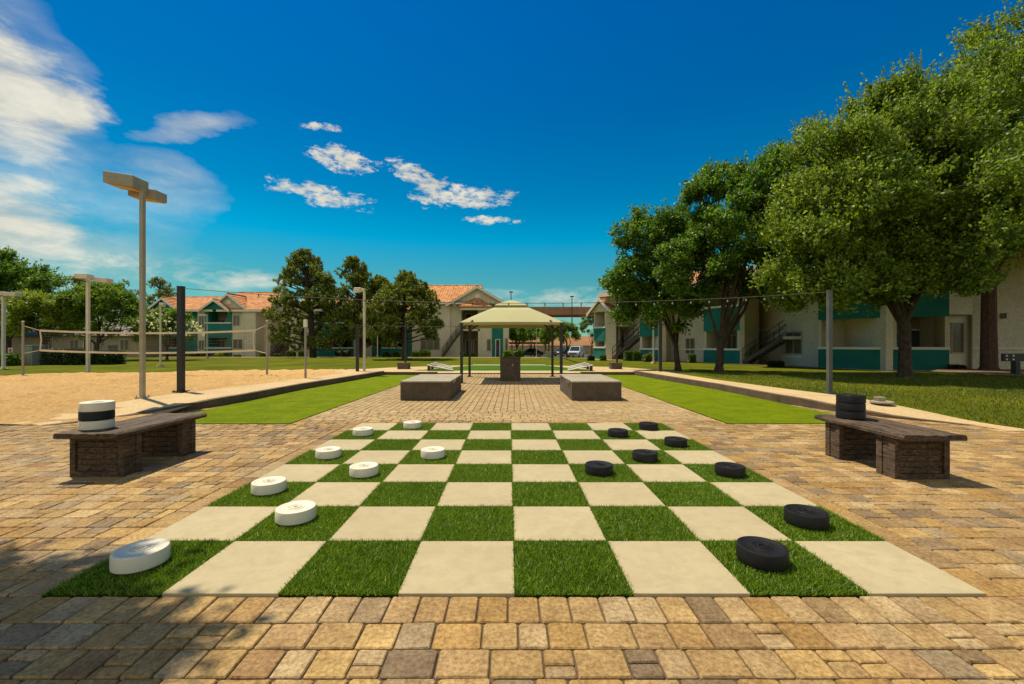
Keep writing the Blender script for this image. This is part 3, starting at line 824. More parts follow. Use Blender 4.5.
k = 0
for r in rings: mb.v.extend(r)
m = len(rings[0])
for i in range(len(rings) - 1):
    for j in range(m): mb.f.append((i * m + j, i * m + (j + 1) % m, (i + 1) * m + (j + 1) % m, (i + 1) * m + j))
o = mb.build('canopy', 'canvas', t, smooth=True); sd = o.modifiers.new('cloth', 'SOLIDIFY'); sd.thickness = .006
mb = MB(); rings = [cs(.36, ze + .60, 0), cs(.345, ze + .66, 0), cs(.16, ze + .80, 0), cs(.02, ze + .87, 0)]
for r in rings: mb.v.extend(r)
for i in range(len(rings) - 1):
    for j in range(m): mb.f.append((i * m + j, i * m + (j + 1) % m, (i + 1) * m + (j + 1) % m, (i + 1) * m + j))
o = mb.build('vent_cap', 'canvas', t, smooth=True); sd = o.modifiers.new('cloth', 'SOLIDIFY'); sd.thickness = .006
for X in (cx - hw + .05, cx + hw - .05):
    for Y in (y0 + .03, y1 - .03):
        sx_ = 1 if X < cx else -1; sy_ = 1 if Y < cy else -1
        b = MB(); b.box(X - .045, X + .045, Y - .045, Y + .045, 0, ze - .02); b.box(X - .11, X + .11, Y - .11, Y + .11, 0, .015)
        b.build('post', 'darkmetal', t, bevel=.005)
        b = MB(); b.tube([(X, Y, ze - .22), (X + sx_ * .38, Y, ze - .03 + .10)], .022, 8); b.tube([(X, Y, ze - .22), (X, Y + sy_ * .38, ze - .03 + .10)], .022, 8)
        b.tube([(X, Y, ze - .03), (cx + sx_ * -.5, cy + sy_ * -.45, ze + .57)], .02, 8)
        b.build('brace', 'darkmetal', t, smooth=True)
b = MB(); q = [(cx - .5, cy - .45, ze + .57), (cx + .5, cy - .45, ze + .57), (cx + .5, cy + .45, ze + .57), (cx - .5, cy + .45, ze + .57)]
for i in range(4): b.tube([q[i], q[(i + 1) % 4]], .02, 6)
b.build('ridge_frame', 'darkmetal', t)

# ------------------------------------------------------------------ cornhole boards
def cornhole(label, xf, xr, yc):
    s = 1 if xr > xf else -1; w = .22
    t = thing('cornhole_board', label, 'cornhole board', (xf, yc, .036), 'white cornhole boards on the far green')
    z0, z1 = .036 + .05, .036 + .29; mb = MB()
    pts = [(xf, yc - w, z0 - .03), (xf, yc - w, z0), (xr, yc - w, z1), (xr, yc - w, z1 - .03)]
    mb.prism(pts, (0, 2 * w, 0)); d = mb.build('deck', 'whiteboard', t, bevel=.004)
    ux = xf + (xr - xf) * .80; uz = z0 + (z1 - z0) * .80
    h = MB(); h.lathe([(.075, 0), (.075, .004), (.0, .004)], 20, (ux, yc, uz + .003)); ho = h.build('hole', 'darkmetal', d)
    for yy in (yc - w + .03, yc + w - .03):
        MB().box(min(xr - s * .10, xr - s * .03), max(xr - s * .10, xr - s * .03), yy - .02, yy + .02, .036, z1 - .035).build('leg', 'darkmetal', t)
lane = [(20.75, 'front'), (22.0, 'middle'), (23.3, 'back')]
for yy, nm in lane:
    cornhole('white tilted cornhole board in the %s lane, sand court end' % nm, -2.65 - .12 * (yy - 20.75), -3.85 - .05 * (yy - 20.75), yy)
    cornhole('white tilted cornhole board in the %s lane, tree side end' % nm, 2.80 + .12 * (yy - 20.75), 3.95 + .05 * (yy - 20.75), yy)

# ------------------------------------------------------------------ posts, lamps, strings
def post(label, px, Y, py_top, z0, r=.05, mat='darkmetal', group=None, name='light_post', planter=None, cat='post', plate=True):
    X = XA(px, Y); zt = ZA(py_top, Y); t = thing(name, label, cat, (X, Y, z0), group)
    b = MB(); b.box(X - r, X + r, Y - r, Y + r, z0 - .05, zt); b.build('shaft', mat, t, bevel=r * .12)
    b = MB(); b.box(X - r - .004, X + r + .004, Y - r - .004, Y + r + .004, zt - .002, zt + .018); b.build('cap', mat, t, bevel=.003)
    if plate:
        b = MB(); b.box(X - r * 2, X + r * 2, Y - r * 2, Y + r * 2, z0 - .02, z0 + .012); b.tube([(X - r * 1.6, Y - r * 1.6, z0), (X - r * 1.6, Y - r * 1.6, z0 + .04)], .012, 6); b.tube([(X + r * 1.6, Y - r * 1.6, z0), (X + r * 1.6, Y - r * 1.6, z0 + .04)], .012, 6)
        b.build('base_plate', mat, t)
    return (X, Y, zt), t
zs = .17
pA, _ = post('tall black square post for the string lights beside the beige floodlight pole', 181, 10.5, 287, zs, .062, 'darkmetal', 'string light posts')
pB, _ = post('grey square steel post at the lawn edge behind the all-black checker stack', 829.5, 10.2, 291, zs, .045, 'postgrey', 'string light posts')
pC, _ = post('slim black post with a white cap beside the gooseneck lamp', 357.4, 18.1, 325, .10, .055, 'darkmetal', 'string light posts')
pD, _ = post('slim black post at the far end of the tree side court', 660.4, 18.0, 320, .10, .055, 'darkmetal', 'string light posts')
def planter_post(label, px, Y, py_top):
    X = XA(px, Y); zt = ZA(py_top, Y); t = thing('planter_post', label, 'post', (X, Y, .03), 'posts set in planter boxes')
    b = MB(); b.box(X - .04, X + .04, Y - .04, Y + .04, .03, zt); b.build('shaft', 'darkmetal', t, bevel=.004)
    s = -1 if X < 0 else -1; q = .27
    b = MB(); b.box(X - q + s * .08, X + q + s * .08, Y - .27, Y + .27, .031, .34); b.box(X - q + s * .08 - .02, X + q + s * .08 + .02, Y - .29, Y + .29, .30, .345)
    b.build('planter_box', 'block', t, bevel=.006)
    return (X, Y, zt)
planter_post('dark post in a square planter box at the sand court side far path', 405.5, 22.4, 320)
planter_post('dark post in a square planter box on the far path near the outside stairs', 617, 22.4, 322)

def strings(label, p, q, n, sag, name='string_lights', t0=0.05, t1=0.95, drop=.07):
    t = thing(name, label, 'string lights', p, 'string lights over the plaza'); p = Vector(p); q = Vector(q)
    f = lambda u: p.lerp(q, u) + Vector((0, 0, -4 * sag * u * (1 - u)))
    b = MB(); b.tube([f(i / 40) for i in range(41)], .007, 6); b.build('cable', 'rope', t)
    o0 = None
    for i in range(n):
        c = f(t0 + (t1 - t0) * i / (n - 1))
        if o0 is None:
            m_ = MB(); m_.lathe([(.006, -.001), (.006, -.03), (.010, -.042), (.018, -.062), (.017, -.078), (.008, -.090), (.001, -.091)], 12)
            o0 = m_.build('bulb', 'glassbulb', t, rel=False, smooth=True); m_ = MB(); m_.lathe([(.013, .0), (.013, -.045), (.004, -.05)], 10)
            s0 = m_.build('socket', 'darkmetal', o0, rel=False); o = o0
        else:
            o = o0.copy(); COL.objects.link(o); o.parent = t; s_ = s0.copy(); COL.objects.link(s_); s_.parent = o
        o.location = c - p
    return t
strings('near string of hanging bulbs from the tall black post to the grey steel post', (pA[0] + .05, pA[1], pA[2] - .03), (pB[0], pB[1], pB[2] - .02), 30, .31, t0=.12, t1=.93)
strings('lower string of bulbs passing behind the canopy between the two slim black posts', (pC[0], pC[1], pC[2] - .02), (pD[0], pD[1], pD[2] - .02), 24, .12)

def floodlight(label, X, Y, z0, zt, heads, mat='lampbeige', r=.04, group='floodlight poles by the sand court'):
    t = thing('floodlight_pole', label, 'light pole', (X, Y, z0), group)
    b = MB(); b.box(X - r, X + r, Y - r, Y + r, z0 - .1, zt); b.build('pole', mat, t, bevel=.006)
    b = MB(); b.box(X - r * 2.2, X + r * 2.2, Y - r * 2.2, Y + r * 2.2, z0 - .03, z0 + .02)
    for a in (-1, 1):
        for c in (-1, 1): b.tube([(X + a * r * 1.7, Y + c * r * 1.7, z0), (X + a * r * 1.7, Y + c * r * 1.7, z0 + .05)], .012, 6)
    b.build('base_plate', mat, t, bevel=.003)
    for (dx0, dx1, dy, dz, sc_, tilt) in heads:
        m_ = MB(); hgt = .20 * sc_; dep = .34 * sc_
        a, c = dx0, dx1; s = tilt
        bt = [(X + a, Y + dy - dep / 2, zt + dz - s * a), (X + c, Y + dy - dep / 2, zt + dz - s * c), (X + c, Y + dy + dep / 2, zt + dz - s * c), (X + a, Y + dy + dep / 2, zt + dz - s * a)]
        m_.hexa(bt, [(p_[0], p_[1], p_[2] + hgt) for p_ in bt]); hd = m_.build('lamp_head', mat, t, bevel=.012)
        m_ = MB(); i_ = .03 * sc_; bb = [(p_[0] + (i_ if j in (0, 3) else -i_), p_[1] + (i_ if j < 2 else -i_), p_[2] - .012) for j, p_ in enumerate(bt)]
        m_.hexa(bb, [(p_[0], p_[1], p_[2] + .011) for p_ in bb]); m_.build('lens', 'lens', hd)
    return t
Y1 = 9.25; X1 = XA(142.5, Y1)
floodlight('tall beige pole with two box floodlights behind the mixed checker stack', X1, Y1, zs, ZA(188, Y1), [(-.65, -.035, .0, -.054, 1.22, .16), (-.48, .11, .36, -.15, 1.0, .12)])
Y2 = 19.0; X2 = XA(88, Y2)
floodlight('pale pole with two small box floodlights behind the volleyball net', X2, Y2, 0.0, ZA(280, Y2), [(-.24, .30, -.2, .02, 1.0, .03), (.28, .82, .15, -.04, 1.0, .10)], 'lampwhite', .055)
Y3 = 23.0; X3 = XA(3.5, Y3)
floodlight('cream pole with a flat lamp head by the dark hedge and cabinet', X3, Y3, 0.0, ZA(296, Y3), [(-.5, .15, 0, .02, 1, 0), (.16, .80, 0, .0, 1, .03)], 'lampwhite', .06)
def slim_lamp(label, px, Y, py_top, arm, z0=0.0, group='slim cream lamp poles on the lawn'):
    X = XA(px, Y); zt = ZA(py_top, Y); t = thing('lamp_pole', label, 'light pole', (X, Y, z0), group)
    b = MB(); b.tube([(X, Y, z0 - .1), (X, Y, zt)], [.055, .045], 10); b.build('pole', 'lampwhite', t, smooth=True)
    b = MB(); b.tube([(X, Y, z0 - .05), (X, Y, z0 + .16)], [.2, .14], 12); b.build('footing', 'walk', t, smooth=True)
    b = MB(); b.box(min(X, X + arm), max(X, X + arm), Y - .12, Y + .12, zt - .02, zt + .12); b.build('lamp_head', 'lampwhite', t, bevel=.02)
    return t
slim_lamp('slim cream lamp pole in front of the flowering oleander', 160.5, 24.8, 305, .25)
slim_lamp('cream lamp pole with a short arm before the teal balcony bay', 207, 40, 316, -.7)
slim_lamp('cream lamp pole seen between the pines behind the gooseneck lamp', 377.5, 43, 311, -.7)
slim_lamp('pale lamp pole in front of the teal balcony by the clipped hedges', 653.5, 28.5, 318, .2)
slim_lamp('pale lamp pole at the parking lot beside the carport', 536.5, 60, 326, .3, terr(0, 60))
# gooseneck
Yg = 18.3; Xg = XA(364.3, Yg); zt = ZA(289, Yg)
t = thing('gooseneck_lamp', 'cream square pole lamp with a rounded arm and flat head above the court end', 'light pole', (Xg, Yg, .1))
b = MB(); b.tube([(Xg, Yg, .05), (Xg, Yg, zt - .15), (Xg - .04, Yg, zt - .04), (Xg - .15, Yg, zt), (Xg - .3, Yg, zt)], [.058, .055, .055, .055, .05], 10); b.build('pole', 'lampwhite', t, smooth=True)
b = MB(); b.hexa([(Xg - .43, Yg - .14, zt - .16), (Xg - .12, Yg - .14, zt - .10), (Xg - .12, Yg + .14, zt - .10), (Xg - .43, Yg + .14, zt - .16)], [(Xg - .40, Yg - .12, zt + .05), (Xg - .1, Yg - .12, zt + .06), (Xg - .1, Yg + .12, zt + .06), (Xg - .40, Yg + .12, zt + .05)]); b.build('lamp_head', 'lampwhite', t, bevel=.02)
MB().box(Xg - .14, Xg + .14, Yg - .14, Yg + .14, .02, .13).build('base_plate', 'kerb', t)

# volleyball net
def pipe_post(label, px, Y, py_top, z0, mat='galv', r=.038, capm=None):
    X = XA(px, Y); zt = ZA(py_top, Y); t = thing('net_post', label, 'post', (X, Y, z0), 'steel posts on the sand court')
    b = MB(); b.tube([(X, Y, z0 - .1), (X, Y, zt)], r, 12); b.build('pipe', mat, t, smooth=True)
    if capm: MB().box(X - .055, X + .055, Y - .05, Y + .05, zt - .24, zt + .01).build('sleeve', capm, t, bevel=.01)
    else:
        b = MB(); b.lathe([(r + .004, zt - .01), (r + .004, zt + .02), (.005, zt + .03)], 12, (X, Y, 0)); b.build('cap', 'lampwhite', t)
    return (X, Y, zt)
n0 = pipe_post('grey steel volleyball post at the far side end of the net', 23, 16.3, 321.7, .12)
n1 = pipe_post('grey steel volleyball post where the net ends toward the plaza', 267, 16.3, 321, .12)
n2 = pipe_post('lone grey steel post with a white box sleeve standing near the court kerb', 305.5, 14.6, 320, .15, 'galv', .035, 'trim')
Yn_ = 16.3; a, b_ = XA(40, Yn_), XA(254.5, Yn_); zt_, zb_ = ZA(330.5, Yn_), ZA(350.3, Yn_)
t = thing('volleyball_net', 'sagging volleyball net with cream tapes strung over the sand', 'net', (a, Yn_, .12))
def tape(z, nm, xa=a, xb=b_):
    m_ = MB(); N = 24
    for i in range(N):
        u0, u1 = i / N, (i + 1) / N; s0, s1 = -.10 * 4 * u0 * (1 - u0), -.10 * 4 * u1 * (1 - u1)
        x0, x1 = xa + (xb - xa) * u0, xa + (xb - xa) * u1
        m_.hexa([(x0, Yn_ - .004, z + s0 - .035), (x1, Yn_ - .004, z + s1 - .035), (x1, Yn_ + .004, z + s1 - .035), (x0, Yn_ + .004, z + s0 - .035)],
                [(x0, Yn_ - .004, z + s0 + .035), (x1, Yn_ - .004, z + s1 + .035), (x1, Yn_ + .004, z + s1 + .035), (x0, Yn_ + .004, z + s0 + .035)])
    m_.build(nm, 'tape', t)
tape(zt_, 'top_tape'); tape(zb_, 'bottom_tape')
m_ = MB(); N = 80
for i in range(N + 1):
    u = i / N; s0 = -.10 * 4 * u * (1 - u); x = a + (b_ - a) * u; m_.box(x - .002, x + .002, Yn_ - .002, Yn_ + .002, zb_ + s0, zt_ + s0)
for j in range(1, 7):
    pts = [(a + (b_ - a) * u / 24, Yn_, zb_ + (zt_ - zb_) * j / 7 - .10 * 4 * (u / 24) * (1 - u / 24)) for u in range(25)]; m_.tube(pts, .0022, 4)
m_.build('netting', 'rope', t)
for (x, d) in ((a, -1), (b_, 1)):
    m_ = MB(); zm = (zt_ + zb_) / 2; m_.tube([(x, Yn_, zt_), (x - d * .10 + d * .05, Yn_, zm), (x, Yn_, zb_)], .02, 6)
    m_.build('side_tape', 'tape', t)
for (x, P) in ((a, n0), (b_, n1)):
    MB().tube([(x, Yn_, zt_), (P[0], P[1], P[2] - .15)], .010, 5).build('guy_rope', 'tape', t); MB().tube([(x, Yn_, zb_), (P[0], P[1], zb_ - .12)], .010, 5).build('guy_rope', 'tape', t)

# small concrete footing at the lawn edge, black beam on post
X, Y = G(882, 402, .17); t = thing('drain_riser', 'small pale concrete disc footing with a square cup at the lawn edge', 'footing', (X, Y, .15))
b = MB(); b.lathe([(.19, 0), (.19, .03), (.175, .04), (.01, .04)], 24, (X, Y, .15)); b.build('base', 'blocktop', t)
b = MB(); b.hexa([(X - .10, Y - .05, .188), (X + .02, Y - .05, .188), (X + .02, Y + .06, .188), (X - .10, Y + .06, .188)], [(X - .12, Y - .06, .27), (X + .04, Y - .06, .27), (X + .04, Y + .07, .27), (X - .12, Y + .07, .27)]); b.build('cup', 'blocktop', t, bevel=.01)
X, Y = XA(1015.5, 16.6), 16.6
t = thing('beam_rack', 'black horizontal steel beam with four pale bolts on a stout black post', 'beam rack', (X, Y, .1))
b = MB(); b.box(X - .09, X + .09, Y - .09, Y + .09, .0, .64); b.build('post', 'darkmetal', t, bevel=.01)
b = MB(); b.box(X - .50, X + 1.9, Y - .05, Y + .05, .645, .94); bm_ = b.build('beam', 'darkmetal', t, bevel=.01)
for i in (0, 1):
    for j in (0, 1):
        b = MB(); b.tube([(X - .40 + i * .25, Y - .051, .72 + j * .14), (X - .40 + i * .25, Y - .075, .72 + j * .14)], .03, 8); b.build('bolt', 'trim', bm_)
b = MB(); b.box(X + 1.4 - .09, X + 1.4 + .09, Y - .09, Y + .09, .0, .64); b.build('post', 'darkmetal', t, bevel=.01)

SUN_E = 5.0; SKY_STRENGTH = 0.093; EXPO = 0.25; WARP = .13
SKY_TINT = [(0.0, (0.42, 0.70, 0.60)), (0.23, (0.19, 0.71, 0.63)), (0.37, (0.0, 0.81, 0.92)), (0.51, (0.0, 0.63, 0.84)), (0.76, (0.0, 0.51, 0.85)), (1.0, (0.0, 0.50, 0.92))]
CLOUD_A = (5.4, 5.3, 4.6); CLOUD_B = (8.0, 7.6, 6.3)
# ------------------------------------------------------------------ buildings
class Fr:
    """wall frame: u along the front, n outward, z up"""
    def __init__(s, p0, p1):
        s.o = Vector((p0[0], p0[1], 0)); d = Vector((p1[0] - p0[0], p1[1] - p0[1], 0)); s.L = d.length; s.d = d.normalized(); s.n = Vector((s.d.y, -s.d.x, 0))
    def P(s, u, n, z): q = s.o + s.d * u + s.n * n; return (q.x, q.y, z)
    def box(s, mb, u0, u1, n0, n1, z0, z1):
        mb.hexa([s.P(u0, n1, z0), s.P(u1, n1, z0), s.P(u1, n0, z0), s.P(u0, n0, z0)], [s.P(u0, n1, z1), s.P(u1, n1, z1), s.P(u1, n0, z1), s.P(u0, n0, z1)])
def window(t, f, u0, u1, z0, z1, n=0.0, mull=1, trimm='winframe', name='window'):
    b = MB(); w = .06
    f.box(b, u0, u1, n - .02, n + .05, z0, z0 + w); f.box(b, u0, u1, n - .02, n + .05, z1 - w, z1)
    f.box(b, u0, u0 + w, n - .02, n + .048, z0 + w, z1 - w); f.box(b, u1 - w, u1, n - .02, n + .048, z0 + w, z1 - w)
    for i in range(mull):
        uc = u0 + (u1 - u0) * (i + 1) / (mull + 1); f.box(b, uc - .03, uc + .03, n - .02, n + .045, z0 + w, z1 - w)
    o = b.build(name, trimm, t)
    b = MB(); f.box(b, u0 + w, u1 - w, n - .02, n + .018, z0 + w, z1 - w); b.build('pane', 'glass', o)
    return o
def door(t, f, u0, u1, z0, z1, n, mat='darkdoor'):
    b = MB(); f.box(b, u0, u1, n - .02, n + .03, z0, z1); o = b.build('door', mat, t)
    b = MB(); f.box(b, u0 - .08, u0, n - .02, n + .05, z0, z1 + .08); f.box(b, u1, u1 + .08, n - .02, n + .05, z0, z1 + .08); f.box(b, u0, u1, n - .02, n + .05, z1, z1 + .08); b.build('frame', 'trim', o)
    b = MB(); f.box(b, u1 - .18, u1 - .12, n + .03, n + .07, z0 + .98, z0 + 1.04); b.build('handle', 'galv', o)
    return o
def wall(t, f, u0, u1, z0, z1, mat='beige', th=.3, n=0.0, name='wall'):
    b = MB(); f.box(b, u0, u1, n - th, n, z0, z1); return b.build(name, mat, t)
def balcony(t, f, u0, u1, lv, zt, depth=1.9, wallm='beige', panelm='teal', inner='beige_dark', win=True, pier=.18, piermat=None):
    """two storey recessed balconies; lv = (base, rail0, slab1, rail1)"""
    zb, r0, s1, r1 = lv; pm = piermat or wallm
    for (ua, ub) in ((u0, u0 + pier), (u1 - pier, u1)):
        b = MB(); f.box(b, ua, ub, -depth, 0, zb - .3, zt); b.build('pier', pm, t)
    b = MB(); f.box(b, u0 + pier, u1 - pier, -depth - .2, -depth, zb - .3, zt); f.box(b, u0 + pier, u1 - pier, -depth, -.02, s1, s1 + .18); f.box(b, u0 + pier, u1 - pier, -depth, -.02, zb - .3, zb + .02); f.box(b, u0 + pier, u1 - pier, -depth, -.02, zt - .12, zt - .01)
    b.build('balcony_recess', inner, t)  # recess shade is put into the colour, darker than the outer walls
    for (a, c, m_) in ((zb + .022, r0, 0), (s1 - .06, r1, 1)):
        b = MB(); f.box(b, u0 + .002, u1 - .002, -.14, .05, a, c); p = b.build('balcony_panel', panelm, t)
        b = MB(); f.box(b, u0 - .03, u1 + .03, -.18, .09, c + .002, c + .13); b.build('rail_cap', 'trim', p)
    w = u1 - u0
    for zf in (zb + .03, s1 + .19):
        door(t, f, u0 + w * .50, u0 + w * .50 + min(1.9, w * .4), zf, zf + 2.0, -depth)
        if w > 2.0: window(t, f, u0 + w * .12, u0 + w * .42, zf + .7, zf + 1.95, -depth)
def roof_main(t, f, u0, u1, nf, nb, ze, zr, oh=.45, name='roof', hip=0.0):
    nr = (nf + nb) / 2; th = .14; b = MB()
    for (a, c) in ((nf + oh, nr), (nb - oh, nr)):
        zz = ze - oh * (zr - ze) / abs(nf - nr)
        pts = [f.P(u0 - oh, a, zz), f.P(u1 + oh, a, zz), f.P(u1 + oh - hip, c, zr), f.P(u0 - oh + hip, c, zr)]
        b.prism(pts, (0, 0, th))
    if hip:
        zz = ze - oh * (zr - ze) / abs(nf - nr)
        for (e, s_) in ((u0 - oh, 1), (u1 + oh, -1)): b.prism([f.P(e, nf + oh, zz), f.P(e + s_ * hip, nr, zr), f.P(e, nb - oh, zz)], (0, 0, th))
    o = b.build(name, 'tile', t)
    if not hip:
        b = MB()
        for e in (u0, u1 - .2):
            b = MB(); b.prism([f.P(e, nf, ze), f.P(e, nb, ze), f.P(e, nr, zr - .02)], tuple(f.d * .2)); b.build('gable_wall', 'beige', t)
    b = MB(); zz = ze - oh * (zr - ze) / abs(nf - nr)
    f.box(b, u0 - oh, u1 + oh, nf + oh, nf + oh + .05, zz - .12, zz + .12)
    b.build('fascia', 'trim', o)
    # ridge cap
    b = MB(); b.tube([f.P(u0 - oh + hip, nr, zr + .13), f.P(u1 + oh - hip, nr, zr + .13)], .09, 8); b.build('ridge_tile', 'tile', o)
    return o
def roof_cross(t, f, u0, u1, nf, nb, ze, zr, oh=.4, wallm='beige', vent=True):
    uc = (u0 + u1) / 2; th = .14; b = MB(); k = (zr - ze) / (uc - u0)
    for s_ in (-1, 1):
        e = uc + s_ * (uc - u0 + oh); b.prism([f.P(e, nf + oh, ze - oh * k), f.P(uc, nf + oh, zr), f.P(uc, nb, zr), f.P(e, nb, ze - oh * k)], (0, 0, th))
    o = b.build('roof', 'tile', t)
    b = MB()
    for s_ in (-1, 1):
        e = uc + s_ * (uc - u0 + oh)
        p = [f.P(e, nf + oh + .002, ze - oh * k - .18), f.P(uc, nf + oh + .002, zr - .16), f.P(uc, nf + oh + .002, zr + .10), f.P(e, nf + oh + .002, ze - oh * k + .08)]
        b.prism(p, tuple(f.n * .06))
    b.build('fascia', 'trim', o)
    b = MB(); b.prism([f.P(u0, nf, ze), f.P(u1, nf, ze), f.P(uc, nf, zr - .02)], tuple(f.n * -.2)); g = b.build('gable_wall', wallm, t)
    if vent:
        b = MB(); f.box(b, uc - .25, uc + .25, nf, nf + .04, ze + (zr - ze) * .35, ze + (zr - ze) * .6); b.build('vent', 'trim', g)
    b = MB(); b.tube([f.P(uc, nf + oh, zr + .13), f.P(uc, nb, zr + .13)], .09, 8); b.build('ridge_tile', 'tile', o)
def stairs(t, f, u0, u1, n0, n1, z0, z1, steps=13, mat='brownmetal'):
    """steps rising from u0 to u1"""
    st = MB(); su = (u1 - u0) / steps; sz = (z1 - z0) / steps
    for i in range(steps):
        a, c = sorted((u0 + su * i, u0 + su * (i + 1) + su * .15)); f.box(st, a, c, n0 + .05, n1 - .05, z0 + sz * (i + 1) - .05, z0 + sz * (i + 1))
    o = st.build('staircase', mat, t)
    b = MB()
    for n in (n0, n1 - .05):
        pts = [f.P(u0, n, z0 - .02), f.P(u1, n, z1 - .2), f.P(u1, n, z1 + .08), f.P(u0, n, z0 + .26)]; b.prism(pts, tuple(f.n * .05))
    b.build('stringer', mat, o)
    b = MB()
    for n in (n0 + .02, n1 - .02):
        for hh in (.95, .5): b.tube([f.P(u0, n, z0 + hh + .05), f.P(u1, n, z1 + hh)], .028, 6)
        for i in range(0, steps + 1, 3):
            u = u0 + su * i; z = z0 + sz * i; b.tube([f.P(u, n, z), f.P(u, n, z + .98)], .026, 6)
    b.build('railing', 'darkmetal', o)
    return o

YF = 52.0
def LX(px, Y=YF): return XA(px, Y)
def LZ(py, Y=YF): return ZA(py, Y)
ZB = -0.26
fL = Fr((LX(0), YF), (LX(512), YF))
def U(px): return LX(px) - LX(0)
LV = (ZB, LZ(348.5), LZ(337), LZ(323.5))
# --- house A: teal bays and beige walls
tA = thing('apartment_building', 'two-storey beige and teal apartment house with twin front gables beyond the volleyball net', 'building', (LX(210), YF, ZB), 'apartment houses around the green')
ze = LZ(309)
b = MB(); fL.box(b, U(149), U(262), -9.2, -2.2, ZB - .3, ze); b.build('wall', 'beige', tA)
wall(tA, fL, U(180), U(197), ZB - .3, ze, 'teal', .4, -.5)
b = MB(); fL.box(b, U(180) + .01, U(197) - .01, -2.2, -.9, ZB - .3, ze); b.build('wall', 'teal', tA)
wall(tA, fL, U(197), U(205), ZB - .3, ze, 'beige', 2.1, -.1); window(tA, fL, U(198.2), U(203.8), LZ(328), LZ(316), -.1); window(tA, fL, U(198.2), U(203.8), LZ(350), LZ(340), -.1)
balcony(tA, fL, U(205), U(231), LV, LZ(309.5), 1.7, 'teal', 'teal', 'beige_dark', pier=.42)
wall(tA, fL, U(231), U(244), ZB - .3, ze, 'beige', 2.1, -.15); window(tA, fL, U(232.3), U(239.2), LZ(325.8), LZ(315), -.15); window(tA, fL, U(232.3), U(242), LZ(349), LZ(339), -.15)
wall(tA, fL, U(244), U(256), ZB - .3, ze - .2, 'beige', 2.3, .1)
b = MB(); b.tube([fL.P(U(244) + .02, .14, ZB), fL.P(U(244) + .02, .14, ze)], .05, 6); b.build('downspout', 'trim', tA)
balcony(tA, fL, U(149), U(180), LV, LZ(311), 1.7, 'teal', 'teal', 'beige_dark', pier=.42)
roof_main(tA, fL, U(150), U(214), -.2, -8.0, ze, LZ(298.0, 56.0)); roof_main(tA, fL, U(218), U(266), -.2, -9.4, ze + .02, LZ(293.5, 56.8))
roof_cross(tA, fL, U(148), U(180), .05, -4.6, LZ(311), LZ(298.5), .35, 'teal')
roof_cross(tA, fL, U(204), U(230), .35, -4.2, LZ(309.5), LZ(300.5), .3, 'teal', False)
roof_cross(tA, fL, U(210), U(246), -.15, -4.8, LZ(309), LZ(294.3), .3, 'beige')
fS = Fr((LX(262), YF - .2), (LX(262) + .1, YF + 9))
wall(tA, fL, U(256), U(263), ZB - .3, ze, 'beige', 6.0, -1.6)
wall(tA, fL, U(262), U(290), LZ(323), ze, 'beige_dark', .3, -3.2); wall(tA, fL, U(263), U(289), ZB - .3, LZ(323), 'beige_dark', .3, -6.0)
door(tA, fL, U(280), U(285), ZB, ZB + 2.05, -5.98)
b = MB(); fL.box(b, U(276), U(289.5), -5.9, -1.6, LZ(329) - .2, LZ(329)); b.build('landing', 'beige_dark', tA)
stairs(tA, fL, U(264), U(288), -2.6, -1.4, ZB, LZ(329))
b = MB(); b.tube([(LX(246), YF - 0, LZ(290, 55)), (LX(246), YF, LZ(300))], .08, 8)
# --- house B behind the pines
tB = thing('apartment_building', 'two-storey beige and teal apartment house mostly hidden behind the pines', 'building', (LX(350), YF, ZB), 'apartment houses around the green')
b = MB(); fL.box(b, U(290), U(411.5), -9.2, -2.2, ZB - .3, ze); b.build('wall', 'beige', tB)
wall(tB, fL, U(290), U(301), ZB - .3, ze, 'beige', 2.6, .2); wall(tB, fL, U(301), U(315), ZB - .3, ze, 'beige', 2.2, -.05); window(tB, fL, U(302.5), U(310), LZ(350), LZ(338), -.05); window(tB, fL, U(302.5), U(310), LZ(326), LZ(315), -.05)
balcony(tB, fL, U(315), U(340), LV, ze, 1.8, 'teal', 'teal', 'beige_dark')
balcony(tB, fL, U(340), U(354), LV, ze, 1.8, 'teal', 'teal', 'beige_dark')
wall(tB, fL, U(354), U(372), ZB - .3, ze, 'beige', 2.2, .05); window(tB, fL, U(356), U(362), LZ(350), LZ(338), .05)
wall(tB, fL, U(372), U(382), ZB - .3, ze, 'teal', 2.2, 0)
balcony(tB, fL, U(382), U(404), LV, ze, 1.8, 'teal', 'teal', 'beige_dark')
wall(tB, fL, U(404), U(411.5), ZB - .3, ze, 'teal', 2.2, 0)
roof_main(tB, fL, U(292), U(411), -.1, -9.4, ze, LZ(298.5, 56.8)); roof_cross(tB, fL, U(312), U(342), .1, -4.6, ze, LZ(297), .3, 'teal')
# --- house C with outside stairs beside the canopy
tC = thing('apartment_building', 'two-storey beige apartment house with outside stairs rising behind the canopy', 'building', (LX(460), YF, ZB), 'apartment houses around the green')
zc = LZ(301.5)
b = MB(); fL.box(b, U(412), U(506), -9.6, -3.4, ZB - .3, zc); b.build('wall', 'beige', tC)
wall(tC, fL, U(412), U(450), ZB - .3, zc, 'beige', 3.4, 0); window(tC, fL, U(420.5), U(440), LZ(350), LZ(337), 0, 2)
wall(tC, fL, U(450), U(461), ZB - .3, LZ(302), 'beige', 3.0, -.35)
b = MB(); fL.box(b, U(461), U(479), -3.4, -3.2, ZB - .3, zc); b.build('wall', 'beige_dark', tC)
door(tC, fL, U(463.5), U(469), ZB, ZB + 2.05, -3.2, 'darkdoor'); door(tC, fL, U(472), U(478), ZB, ZB + 2.05, -3.2, 'tandoor'); door(tC, fL, U(463.5), U(469), LZ(329), LZ(329) + 2.0, -3.2, 'darkdoor')
